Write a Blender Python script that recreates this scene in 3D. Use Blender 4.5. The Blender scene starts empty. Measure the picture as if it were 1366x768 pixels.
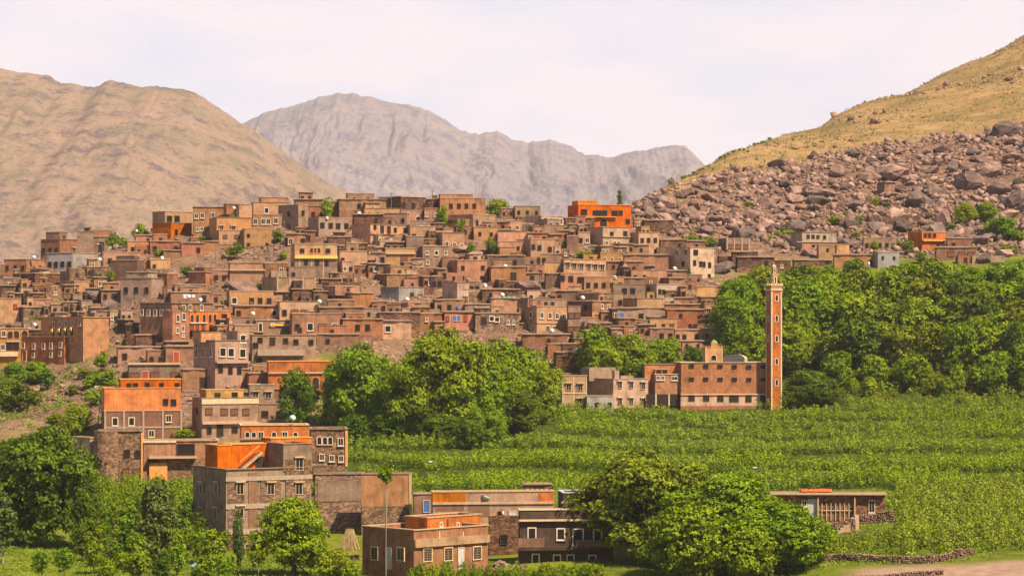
import bpy, bmesh, math, random
import numpy as np
from mathutils import Vector, Matrix

R = math.radians
F = 3600.0            # focal length in photo pixels (photo 1366 wide)
HOR = 430.0           # photo row of the level line of sight
scene = bpy.context.scene
COL = scene.collection
rnd = random.Random(11)

# ------------------------------------------------------------------ camera
cam_d = bpy.data.cameras.new("camera"); cam = bpy.data.objects.new("camera", cam_d); COL.objects.link(cam)
cam.location = (0, 0, 0); cam.rotation_euler = (R(90), 0, 0)
cam_d.sensor_fit = 'HORIZONTAL'; cam_d.sensor_width = 36.0; cam_d.lens = 36.0 * F / 1366.0
cam_d.shift_y = (HOR - 384.0) / 1366.0
cam_d.clip_start = 1.0; cam_d.clip_end = 40000
scene.camera = cam

# ------------------------------------------------------------------ world, sun, exposure
SUN_EL, SUN_AZ = R(51), R(44)       # azimuth measured from behind the camera towards the right
sdir = Vector((math.sin(SUN_AZ) * math.cos(SUN_EL), -math.cos(SUN_AZ) * math.cos(SUN_EL), math.sin(SUN_EL)))
w = bpy.data.worlds.new("World"); scene.world = w; w.use_nodes = True
nt = w.node_tree; nt.nodes.clear()
def N(t, kind, **kw):
    n = t.nodes.new(kind)
    for k, v in kw.items():
        if k.startswith('_'): setattr(n, k[1:], v)
        else: n.inputs[k.replace('__', ' ')].default_value = v
    return n
sky = N(nt, 'ShaderNodeTexSky', _sky_type='NISHITA', _sun_disc=False, _sun_elevation=SUN_EL,
        _sun_rotation=math.atan2(sdir.x, sdir.y), _altitude=1700.0, _air_density=1.0, _dust_density=2.5)
bg1 = N(nt, 'ShaderNodeBackground'); bg1.inputs[1].default_value = 0.055
bg2 = N(nt, 'ShaderNodeBackground'); bg2.inputs[0].default_value = (0.985, 0.885, 0.925, 1); bg2.inputs[1].default_value = 0.525
tc = N(nt, 'ShaderNodeTexCoord')
mp = N(nt, 'ShaderNodeMapping'); mp.inputs['Scale'].default_value = (1.0, 1.0, 3.2)
nz = N(nt, 'ShaderNodeTexNoise', Scale=9.0, Detail=5.0, Roughness=0.55)
cr = N(nt, 'ShaderNodeMapRange'); cr.inputs[1].default_value = 0.36; cr.inputs[2].default_value = 0.60
cr.inputs[3].default_value = 0.94; cr.inputs[4].default_value = 1.0
sp = N(nt, 'ShaderNodeSeparateXYZ')
hz = N(nt, 'ShaderNodeMapRange'); hz.inputs[1].default_value = 0.125; hz.inputs[2].default_value = 0.26
hz.inputs[3].default_value = 1.0; hz.inputs[4].default_value = 0.04
mu = N(nt, 'ShaderNodeMath', _operation='MULTIPLY'); mx = N(nt, 'ShaderNodeMixShader'); wo = N(nt, 'ShaderNodeOutputWorld')
L = nt.links.new
cl = N(nt, 'ShaderNodeValToRGB'); cl.color_ramp.elements[0].position = .38; cl.color_ramp.elements[0].color = (.86, .88, 1.02, 1); cl.color_ramp.elements[1].position = .56; cl.color_ramp.elements[1].color = (1.03, .935, .985, 1)
L(nz.outputs[0], cl.inputs[0]); L(cl.outputs[0], bg2.inputs[0])
L(tc.outputs['Generated'], mp.inputs[0]); L(mp.outputs[0], nz.inputs['Vector']); L(nz.outputs[0], cr.inputs[0])
L(tc.outputs['Generated'], sp.inputs[0]); L(sp.outputs[2], hz.inputs[0])
L(cr.outputs[0], mu.inputs[0]); L(hz.outputs[0], mu.inputs[1]); L(mu.outputs[0], mx.inputs[0])
L(sky.outputs[0], bg1.inputs[0]); L(bg1.outputs[0], mx.inputs[1]); L(bg2.outputs[0], mx.inputs[2]); L(mx.outputs[0], wo.inputs[0])

sun_d = bpy.data.lights.new("sun", 'SUN'); sun = bpy.data.objects.new("sun", sun_d); COL.objects.link(sun)
sun_d.energy = 5.0; sun_d.angle = R(0.6); sun_d.color = (1.0, 0.83, 0.60)
sun.rotation_euler = sdir.to_track_quat('Z', 'Y').to_euler(); sun.location = (60, -60, 120)

scene.view_settings.view_transform = 'Standard'; scene.view_settings.look = 'None'
scene.view_settings.exposure = 0.86; scene.view_settings.gamma = 1.0
scene.render.engine = 'CYCLES'
scene.cycles.use_denoising = True
scene.cycles.max_bounces = 5; scene.cycles.diffuse_bounces = 3; scene.cycles.glossy_bounces = 2
scene.cycles.transmission_bounces = 2; scene.cycles.volume_bounces = 1; scene.cycles.transparent_max_bounces = 4
scene.cycles.use_fast_gi = False

# ------------------------------------------------------------------ helpers
def link(o, parent=None):
    COL.objects.link(o)
    if parent is not None: o.parent = parent
    return o
def mesh_np(name, verts, faces, mats, smooth=False):
    """verts (n,3), faces (m,k) uniform polygon size"""
    verts = np.asarray(verts, np.float32); faces = np.asarray(faces, np.int32)
    me = bpy.data.meshes.new(name); k = faces.shape[1]; m = len(faces)
    me.vertices.add(len(verts)); me.vertices.foreach_set('co', verts.ravel())
    me.loops.add(m * k); me.loops.foreach_set('vertex_index', faces.ravel())
    me.polygons.add(m); me.polygons.foreach_set('loop_start', np.arange(0, m * k, k, dtype=np.int32))
    try: me.polygons.foreach_set('loop_total', np.full(m, k, np.int32))
    except Exception: pass
    if smooth: me.polygons.foreach_set('use_smooth', np.ones(m, bool))
    me.update(calc_edges=True); me.validate()
    for mt in (mats if isinstance(mats, (list, tuple)) else [mats]): me.materials.append(mt)
    return me
class MB:
    """collects simple solids into one mesh"""
    def __init__(s): s.v = []; s.f = []
    def add(s, vs, fs):
        b = len(s.v); s.v += [tuple(v) for v in vs]; s.f += [tuple(i + b for i in f) for f in fs]; return s
    def box(s, x0, x1, y0, y1, z0, z1):
        v = [(x0,y0,z0),(x1,y0,z0),(x1,y1,z0),(x0,y1,z0),(x0,y0,z1),(x1,y0,z1),(x1,y1,z1),(x0,y1,z1)]
        return s.add(v, [(0,3,2,1),(4,5,6,7),(0,1,5,4),(1,2,6,5),(2,3,7,6),(3,0,4,7)])
    def prism(s, poly, y0, y1):
        """poly = list of (x,z) counter-clockwise seen from -y; extruded from y0 to y1"""
        n = len(poly)
        v = [(x, y0, z) for x, z in poly] + [(x, y1, z) for x, z in poly]
        f = [tuple(range(n)), tuple(range(2*n-1, n-1, -1))]
        for i in range(n):
            j = (i + 1) % n; f.append((j, i, i + n, j + n))
        return s.add(v, f)
    def ringprism(s, outer, inner, y0, y1):
        n = len(outer)
        v = [(x,y0,z) for x,z in outer] + [(x,y0,z) for x,z in inner] + [(x,y1,z) for x,z in outer] + [(x,y1,z) for x,z in inner]
        f = []
        for i in range(n):
            j = (i+1) % n
            f += [(i, j, n+j, n+i), (j, i, 2*n+i, 2*n+j), (n+i, n+j, 3*n+j, 3*n+i)]
        return s.add(v, f)
    def tube(s, pts, r, sides=6):
        pts = [Vector(p) for p in pts]; rs = r if isinstance(r, (list, tuple)) else [r]*len(pts)
        b = len(s.v)
        for i, p in enumerate(pts):
            t = (pts[min(i+1, len(pts)-1)] - pts[max(i-1, 0)]).normalized()
            a = t.orthogonal().normalized(); c = t.cross(a)
            if i and (a - pa).length > 0.9:      # keep rings aligned
                a = (pa - t*pa.dot(t)).normalized(); c = t.cross(a)
            pa = a
            for k in range(sides):
                an = 2*math.pi*k/sides
                s.v.append(tuple(p + (a*math.cos(an) + c*math.sin(an))*rs[i]))
        for i in range(len(pts)-1):
            for k in range(sides):
                k2 = (k+1) % sides
                s.f.append((b+i*sides+k, b+i*sides+k2, b+(i+1)*sides+k2, b+(i+1)*sides+k))
        s.f.append(tuple(b+k for k in reversed(range(sides)))); s.f.append(tuple(b+(len(pts)-1)*sides+k for k in range(sides)))
        return s
    def lathe(s, prof, seg=16, cx=0, cy=0):
        b = len(s.v)
        for r_, z in prof:
            for k in range(seg):
                an = 2*math.pi*k/seg; s.v.append((cx+r_*math.cos(an), cy+r_*math.sin(an), z))
        for i in range(len(prof)-1):
            for k in range(seg):
                k2 = (k+1) % seg
                s.f.append((b+i*seg+k, b+i*seg+k2, b+(i+1)*seg+k2, b+(i+1)*seg+k))
        s.f.append(tuple(b+k for k in reversed(range(seg)))); s.f.append(tuple(b+(len(prof)-1)*seg+k for k in range(seg)))
        return s
    def mesh(s, name, mat, smooth=False):
        me = bpy.data.meshes.new(name); me.from_pydata(s.v, [], s.f)
        for m in (mat if isinstance(mat, (list, tuple)) else [mat]): me.materials.append(m)
        if smooth: me.polygons.foreach_set('use_smooth', [True]*len(me.polygons))
        me.update(); return me
    def obj(s, name, mat, parent=None, smooth=False):
        return link(bpy.data.objects.new(name, s.mesh(name, mat, smooth)), parent)
def tag(o, label=None, cat=None, group=None, kind=None):
    if label: o['label'] = label
    if cat: o['category'] = cat
    if group: o['group'] = group
    if kind: o['kind'] = kind
    return o
def empty(name, loc, rz=0.0):
    o = bpy.data.objects.new(name, None); o.empty_display_size = 0.5
    o.location = loc; o.rotation_euler = (0, 0, rz); return link(o)
def at(u, py, Y): return Vector(((u-683.0)*Y/F, Y, (HOR-py)*Y/F))
def pix(p): return (683.0 + F*p[0]/p[1], HOR - F*p[2]/p[1])

# numpy noise -------------------------------------------------------
def _hash(ix, iy, seed):
    h = (ix.astype(np.int64)*374761393 + iy.astype(np.int64)*668265263 + seed*974634777) & 0xffffffff
    h = ((h ^ (h >> 13)) * 1274126177) & 0xffffffff
    return ((h ^ (h >> 16)) & 0xffff) / 65535.0
def vnoise(x, y, seed=0):
    x = np.asarray(x, float); y = np.asarray(y, float)
    ix = np.floor(x); iy = np.floor(y); fx = x-ix; fy = y-iy
    fx = fx*fx*fx*(fx*(fx*6-15)+10); fy = fy*fy*fy*(fy*(fy*6-15)+10)
    a = _hash(ix, iy, seed); b = _hash(ix+1, iy, seed); c = _hash(ix, iy+1, seed); d = _hash(ix+1, iy+1, seed)
    return (a*(1-fx)+b*fx)*(1-fy) + (c*(1-fx)+d*fx)*fy
def fbm(x, y, oct=4, seed=0, gain=0.5, ridged=False):
    s = 0; a = 1.0; t = 0
    for i in range(oct):
        n = vnoise(np.asarray(x)*2**i, np.asarray(y)*2**i, seed+i*17)*2-1
        if ridged: n = 1-2*np.abs(n)
        s = s + a*n; t += a; a *= gain
    return s/t
def sstep(a, b, x): 
    t = np.clip((np.asarray(x, float)-a)/(b-a), 0, 1); return t*t*(3-2*t)

# ------------------------------------------------------------------ materials
def new_mat(name):
    m = bpy.data.materials.new(name); m.use_nodes = True; t = m.node_tree; t.nodes.clear()
    out = N(t, 'ShaderNodeOutputMaterial'); p = N(t, 'ShaderNodeBsdfPrincipled')
    p.inputs['Roughness'].default_value = 0.9; p.inputs['Specular IOR Level'].default_value = 0.15
    t.links.new(p.outputs[0], out.inputs[0]); return m, t, p
def ramp(t, pts):
    n = N(t, 'ShaderNodeValToRGB'); e = n.color_ramp.elements
    while len(e) < len(pts): e.new(0.5)
    for i, (pos, c) in enumerate(pts): e[i].position = pos; e[i].color = (*c, 1)
    return n
def mixc(t, fac, a, b, mode='MIX'):
    n = N(t, 'ShaderNodeMix', _data_type='RGBA', _blend_type=mode)
    for v, i in ((fac, 0), (a, 6), (b, 7)):
        if hasattr(v, 'links') or isinstance(v, bpy.types.NodeSocket): t.links.new(v, n.inputs[i])
        elif i == 0: n.inputs[0].default_value = v
        else: n.inputs[i].default_value = (*v, 1)
    return n.outputs[2]
def sc(c, k): return tuple(min(1, x*k) for x in c)
def plain(name, c, rough=0.85, spec=0.2, metal=0.0, var=0.0):
    m, t, p = new_mat(name); p.inputs['Roughness'].default_value = rough; p.inputs['Specular IOR Level'].default_value = spec
    p.inputs['Metallic'].default_value = metal
    tcx = N(t, 'ShaderNodeTexCoord'); nz = N(t, 'ShaderNodeTexNoise', Scale=2.5, Detail=4.0)
    t.links.new(tcx.outputs['Object'], nz.inputs['Vector'])
    r = ramp(t, [(0.3, sc(c, 0.82)), (0.7, sc(c, 1.15))]); t.links.new(nz.outputs[0], r.inputs[0])
    t.links.new(r.outputs[0], p.inputs['Base Color']); return m
def wall_mat(name, c, kind='plaster'):
    m, t, p = new_mat(name); lk = t.links.new
    tcx = N(t, 'ShaderNodeTexCoord'); oi = N(t, 'ShaderNodeObjectInfo')
    off = N(t, 'ShaderNodeVectorMath', _operation='ADD'); lk(tcx.outputs['Object'], off.inputs[0])
    mul = N(t, 'ShaderNodeMath', _operation='MULTIPLY'); lk(oi.outputs['Random'], mul.inputs[0]); mul.inputs[1].default_value = 57.0
    lk(mul.outputs[0], off.inputs[1]); vec = off.outputs[0]
    n1 = N(t, 'ShaderNodeTexNoise', Scale=0.55, Detail=6.0, Roughness=0.62); lk(vec, n1.inputs['Vector'])
    n2 = N(t, 'ShaderNodeTexNoise', Scale=5.0, Detail=3.0, Roughness=0.7); lk(vec, n2.inputs['Vector'])
    # streaks: rain-washed stains running down the wall
    mp = N(t, 'ShaderNodeMapping'); mp.inputs['Scale'].default_value = (1.6, 1.6, 0.16); lk(vec, mp.inputs[0])
    n3 = N(t, 'ShaderNodeTexNoise', Scale=1.3, Detail=4.0, Roughness=0.6); lk(mp.outputs[0], n3.inputs['Vector'])
    dull = (0.30, 0.22, 0.16)
    lo = tuple(0.62*c[i]*0.8 + 0.2*dull[i]*0.5 for i in range(3))
    r1 = ramp(t, [(0.32, lo), (0.52, c), (0.75, tuple(min(0.9, 0.8*c[i]*1.22 + 0.2*dull[i]) for i in range(3)))])
    lk(n1.outputs[0], r1.inputs[0]); col = r1.outputs[0]
    r3 = ramp(t, [(0.42, (0.62, 0.58, 0.56)), (0.6, (1, 1, 1))]); lk(n3.outputs[0], r3.inputs[0])
    col = mixc(t, 0.55 if c[0] > 2*c[1] else 0.34, col, r3.outputs[0], 'MULTIPLY')
    hgt = n2.outputs[0]
    if kind in ('stone', 'block', 'brick', 'adobe'):
        if kind == 'stone':
            mp2 = N(t, 'ShaderNodeMapping'); mp2.inputs['Scale'].default_value = (1.0, 1.0, 1.9); lk(vec, mp2.inputs[0])
            vo = N(t, 'ShaderNodeTexVoronoi', Scale=2.6); lk(mp2.outputs[0], vo.inputs['Vector'])
            ve = N(t, 'ShaderNodeTexVoronoi', _feature='DISTANCE_TO_EDGE', Scale=2.6); lk(mp2.outputs[0], ve.inputs['Vector'])
            hs = N(t, 'ShaderNodeSeparateColor'); lk(vo.outputs['Color'], hs.inputs[0])
            rr = ramp(t, [(0.0, (0.45, 0.42, 0.42)), (0.5, (0.95, 0.9, 0.85)), (1.0, (1.7, 1.5, 1.3))]); lk(hs.outputs[0], rr.inputs[0])
            col = mixc(t, 1.0, col, rr.outputs[0], 'MULTIPLY')
            re = ramp(t, [(0.0, (0.5, 0.48, 0.46)), (0.07, (1, 1, 1))]); lk(ve.outputs[0], re.inputs[0])
            col = mixc(t, 0.8, col, re.outputs[0], 'MULTIPLY'); hgt = re.outputs[0]
        else:
            # courses: dark bed joints every few decimetres with broken vertical joints
            sx = N(t, 'ShaderNodeSeparateXYZ'); lk(tcx.outputs['Object'], sx.inputs[0])
            ad = N(t, 'ShaderNodeMath', _operation='ADD'); lk(sx.outputs[0], ad.inputs[0]); lk(sx.outputs[1], ad.inputs[1])
            cx = N(t, 'ShaderNodeCombineXYZ'); lk(ad.outputs[0], cx.inputs[0]); lk(sx.outputs[2], cx.inputs[1])
            br = N(t, 'ShaderNodeTexBrick', Scale=1.0)
            br.inputs['Color1'].default_value = (0.86, 0.84, 0.84, 1); br.inputs['Color2'].default_value = (1.14, 1.1, 1.06, 1)
            br.inputs['Mortar'].default_value = (0.72, 0.7, 0.68, 1) if kind != 'adobe' else (0.8, 0.78, 0.76, 1)
            br.inputs['Mortar Size'].default_value = 0.03 if kind == 'block' else 0.02
            bw, bh = {'block': (0.5, 0.25), 'brick': (0.55, 0.26), 'adobe': (1.3, 0.55)}[kind]
            br.inputs['Brick Width'].default_value = bw; br.inputs['Row Height'].default_value = bh
            nn = N(t, 'ShaderNodeVectorMath', _operation='MULTIPLY_ADD'); lk(n2.outputs['Color'], nn.inputs[0])
            nn.inputs[1].default_value = (0.08,)*3; lk(cx.outputs[0], nn.inputs[2]); lk(nn.outputs[0], br.inputs['Vector'])
            col = mixc(t, {'block': .75, 'brick': .9, 'adobe': .55}[kind], col, br.outputs[0], 'MULTIPLY')
    r2 = ramp(t, [(0.3, (0.78, 0.76, 0.75)), (0.7, (1.16, 1.14, 1.12))]); lk(n2.outputs[0], r2.inputs[0])
    col = mixc(t, 0.8, col, r2.outputs[0], 'MULTIPLY')
    hsv = N(t, 'ShaderNodeHueSaturation'); lk(col, hsv.inputs['Color'])
    for k, (a, b) in (('Value', (0.78, 1.18)), ('Saturation', (0.92, 1.16)), ('Hue', (0.488, 0.506))):
        mr = N(t, 'ShaderNodeMapRange'); mr.inputs[3].default_value = a; mr.inputs[4].default_value = b
        if k == 'Value': lk(oi.outputs['Random'], mr.inputs[0])
        else:
            fr = N(t, 'ShaderNodeMath', _operation='FRACT'); ml = N(t, 'ShaderNodeMath', _operation='MULTIPLY'); ml.inputs[1].default_value = 13.7 if k == 'Hue' else 7.3
            lk(oi.outputs['Random'], ml.inputs[0]); lk(ml.outputs[0], fr.inputs[0]); lk(fr.outputs[0], mr.inputs[0])
        lk(mr.outputs[0], hsv.inputs[k])
    lk(hsv.outputs[0], p.inputs['Base Color'])
    bp = N(t, 'ShaderNodeBump', Strength=0.5, Distance=0.06); lk(hgt, bp.inputs['Height']); lk(bp.outputs[0], p.inputs['Normal'])
    return m

# ------------------------------------------------------------------ terrain: one height field over (bearing u, distance Y)
COLS = {
 -1500:[(280,830),(330,745),(400,640),(470,560),(540,470),(575,410),(610,380),(650,350),(700,380),(900,480),(1500,470)],
 0:    [(280,826),(300,775),(330,738),(400,645),(470,580),(500,548),(535,486),(560,430),(585,385),(610,362),(650,365),(720,420),(1500,465)],
 60:   [(280,826),(300,775),(330,740),(400,650),(460,590),(495,545),(528,486),(555,425),(580,380),(608,348),(650,352),(720,420),(1500,465)],
 130:  [(280,826),(300,775),(335,742),(400,660),(455,590),(495,515),(525,470),(555,410),(580,370),(605,337),(650,342),(720,420),(1500,465)],
 210:  [(280,826),(300,778),(335,746),(400,662),(455,592),(497,507),(525,450),(552,395),(578,352),(603,315),(650,322),(720,410),(1500,465)],
 320:  [(280,826),(300,782),(345,748),(400,665),(450,590),(490,515),(520,450),(548,395),(576,345),(603,303),(650,312),(720,405),(1500,465)],
 430:  [(280,826),(300,785),(345,745),(368,710),(395,665),(440,598),(480,525),(515,455),(545,400),(575,340),(604,290),(650,300),(720,400),(1500,465)],
 560:  [(280,826),(305,778),(335,745),(361,708),(372,652),(445,590),(490,545),(520,480),(550,400),(578,335),(606,284),(650,295),(720,400),(1500,465)],
 700:  [(280,826),(310,772),(340,720),(368,656),(445,592),(490,550),(515,490),(545,420),(575,345),(604,286),(650,298),(720,400),(1500,465)],
 790:  [(280,826),(310,772),(340,715),(368,656),(445,592),(492,547),(517,482),(545,410),(575,345),(606,297),(630,290),(680,330),(1500,465)],
 850:  [(280,826),(310,772),(340,715),(370,655),(445,592),(496,545),(520,480),(548,405),(575,355),(600,310),(625,280),(665,258),(720,300),(1500,465)],
 900:  [(280,826),(310,772),(340,715),(370,655),(445,593),(498,544),(522,474),(549,404),(577,356),(600,318),(632,280),(665,248),(700,229),(770,270),(1550,465)],
 960:  [(280,826),(312,770),(340,715),(370,660),(445,595),(500,543),(525,470),(550,405),(578,358),(600,330),(635,285),(690,232),(770,197),(860,215),(980,300),(1600,465)],
 1040: [(280,826),(312,766),(335,715),(365,665),(445,597),(500,540),(530,460),(555,400),(578,365),(600,340),(640,295),(700,240),(780,198),(870,167),(1000,240),(1800,460)],
 1120: [(280,826),(300,775),(315,748),(333,705),(345,698),(372,660),(445,598),(497,540),(530,460),(555,390),(580,352),(600,335),(640,290),(705,235),(790,193),(900,160),(980,145),(1150,230),(2000,460)],
 1260: [(280,826),(298,775),(314,748),(335,700),(372,655),(445,595),(495,540),(528,460),(555,390),(582,348),(600,335),(640,285),(710,225),(785,188),(900,140),(1100,89),(1300,200),(2200,460)],
 1366: [(280,824),(297,770),(313,742),(335,695),(372,650),(445,592),(490,540),(528,450),(555,385),(582,343),(600,328),(640,275),(710,215),(785,172),(920,108),(1150,44),(1400,160),(2400,460)],
 2900: [(280,820),(297,765),(313,735),(340,680),(372,640),(445,580),(490,525),(528,440),(555,375),(582,330),(600,310),(640,250),(710,130),(785,20),(920,-150),(1300,-700),(1700,-300),(3000,450)],
}
UG = np.arange(-1500, 2901, 6.0)
YG = np.concatenate([np.linspace(4, 240, 24), np.arange(250, 720, 2.0), np.arange(720, 1300, 7.0), np.geomspace(1300, 13000, 26)])
def _cols_to_grid():
    ku = np.array(sorted(COLS)); rows = []
    for u in ku:
        pts = COLS[u]; ys = [p[0] for p in pts]; zs = [(HOR-p[1])*p[0]/F for p in pts]
        zl = zs[-1]
        yy = [4, 200] + ys + [max(ys[-1]*1.3, 2200), 13000]; zz = [-2.6, -24.2] + zs + [-40, -40]
        rows.append(np.interp(YG, yy, zz))
    rows = np.array(rows); Z = np.empty((len(UG), len(YG)))
    for j in range(len(YG)): Z[:, j] = np.interp(UG, ku, rows[:, j])
    def blur(A, sig, ax):
        r = int(3*sig); k = np.exp(-0.5*(np.arange(-r, r+1)/sig)**2); k /= k.sum()
        P = np.pad(A, [(r, r) if a == ax else (0, 0) for a in range(2)], mode='edge')
        return np.apply_along_axis(lambda v: np.convolve(v, k, mode='valid'), ax, P)
    Z = blur(Z, 5, 0); Z = blur(Z, 2.2, 1)
    return Z
GZ = _cols_to_grid()
_UU, _YY = np.meshgrid(UG, YG, indexing='ij'); _XX = (_UU-683)*_YY/F
_PY = HOR - GZ*F/_YY
# field terraces
fld = sstep(415, 470, _UU)*sstep(372, 384, _YY)*(1-sstep(498, 512, _YY)) + sstep(955, 1015, _UU)*sstep(498, 512, _YY)*(1-sstep(535, 560, _YY))
wob = 0.6*fbm(_XX/45, _YY/60, 3, 5)
k = GZ/1.3 + wob; fr = k - np.floor(k); KT = k.copy()      # KT: terrace counter, its fraction says where on a terrace a point lies
RIS = fld*sstep(.70, .82, fr)
GZ = GZ + fld*(1.3*(np.floor(k) + sstep(0.8, 1.0, fr) - k + 0.25*fr - .12))
def terrace_frac(u, Y):
    i = np.clip((np.asarray(u)-UG[0])/6.0, 0, len(UG)-1.001); i0 = np.floor(i).astype(int); fi = i-i0
    j = np.clip(np.interp(Y, YG, np.arange(len(YG))), 0, len(YG)-1.001); j0 = np.floor(j).astype(int); fj = j-j0
    q = (KT[i0, j0]*(1-fi)+KT[i0+1, j0]*fi)*(1-fj) + (KT[i0, j0+1]*(1-fi)+KT[i0+1, j0+1]*fi)*fj
    return q-np.floor(q)
# rough village terraces
vil = (1-sstep(880, 1000, _UU))*sstep(500, 520, _YY)*(1-sstep(600, 640, _YY))*sstep(-150, 20, _UU)
k = GZ/2.6 + 1.2*fbm(_XX/22, _YY/30, 3, 9); fr = k - np.floor(k)
GZ = GZ + vil*0.75*2.6*(np.floor(k) + sstep(0.45, 1.0, fr) - k + 0.0)
# boulder slope lumps, hill folds
bld = sstep(840, 920, _UU)*sstep(585, 620, _YY)*(1-sstep(760, 850, _YY))
GZ = GZ + bld*(2.2*fbm(_XX/14, _YY/14, 4, 21) + 1.0*np.abs(fbm(_XX/5, _YY/6, 3, 31)))
hil = sstep(700, 800, _YY)*(1-sstep(1500, 2500, _YY))*sstep(800, 900, _UU)
GZ = GZ + hil*(3.0*fbm(_XX/45, _YY/70, 5, 41)*sstep(780, 900, _YY) + .7*fbm(_XX/8, _YY/9, 3, 43))
ls = (1-sstep(110, 190, _UU))*sstep(440, 470, _YY)*(1-sstep(530, 545, _YY))
GZ = GZ + ls*1.6*fbm(_XX/8, _YY/9, 4, 51) + 0.25*fbm(_XX/9, _YY/9, 3, 61)*sstep(250, 300, _YY)
GZ = np.where(_YY < 262, np.minimum(GZ, -2.2-0.105*_YY), GZ)
_PY = HOR - GZ*F/_YY

def gz_uY(u, Y):
    i = np.clip((np.asarray(u, float)-UG[0])/6.0, 0, len(UG)-1.001); i0 = np.floor(i).astype(int); fi = i-i0
    j = np.interp(np.asarray(Y, float), YG, np.arange(len(YG))); j = np.clip(j, 0, len(YG)-1.001); j0 = np.floor(j).astype(int); fj = j-j0
    return (GZ[i0, j0]*(1-fi)+GZ[i0+1, j0]*fi)*(1-fj) + (GZ[i0, j0+1]*(1-fi)+GZ[i0+1, j0+1]*fi)*fj
def ground_z(x, y): 
    return gz_uY(683 + F*np.asarray(x)/np.asarray(y), y)
_ySamp = np.arange(285, 1300, 0.5)
def find_Y(u, py, ymin=290):
    ys = _ySamp[_ySamp >= ymin]
    pys = HOR - gz_uY(np.full(len(ys), float(u)), ys)*F/ys
    idx = np.nonzero(pys <= py)[0]
    return float(ys[idx[0]]) if len(idx) else float(ys[np.argmin(pys)])
def on_ground(u, py):
    Y = find_Y(u, py); return Vector(((u-683)*Y/F, Y, float(gz_uY(u, Y))))

# ground colours: zone weights R field grass, G rubble and boulders, B dry hill grass, A bare earth
top = np.interp(_UU, [780, 850, 900, 960, 1040, 1100, 1200, 1300, 1366, 2900], [285, 268, 255, 232, 228, 208, 193, 184, 172, 100])
nzz = 10*fbm(_XX/12, _YY/14, 4, 77)
wB = (1-sstep(top-6, top+6, _PY+nzz))*sstep(600, 640, _YY)*sstep(770, 850, _UU)
wG = sstep(505, 530, _YY+nzz*.6)*(1-sstep(950, 1010, _UU)) 
wG = np.maximum(wG, sstep(583, 597, _YY+nzz*.5)*sstep(900, 960, _UU))*(1-wB)
wG = np.maximum(wG, (1-sstep(400, 440, _UU))*sstep(440, 462, _YY)*(1-sstep(510, 525, _YY)))
lsg = (1-sstep(120, 180, _UU))*sstep(440, 470, _YY)*(1-sstep(530, 545, _YY))
wG = wG*(1-0.75*lsg*sstep(-1, 5, nzz))
wG = np.clip(wG, 0, 1)*(1-sstep(1000, 1400, _YY)*(1-sstep(700, 800, _UU)))
wA = sstep(1090, 1180, _UU+nzz*4)*(1-sstep(306, 312, _YY+nzz*.15))
wR = np.clip(1-wB-wG-wA, 0, 1)*(1-sstep(620, 700, _YY))
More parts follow.
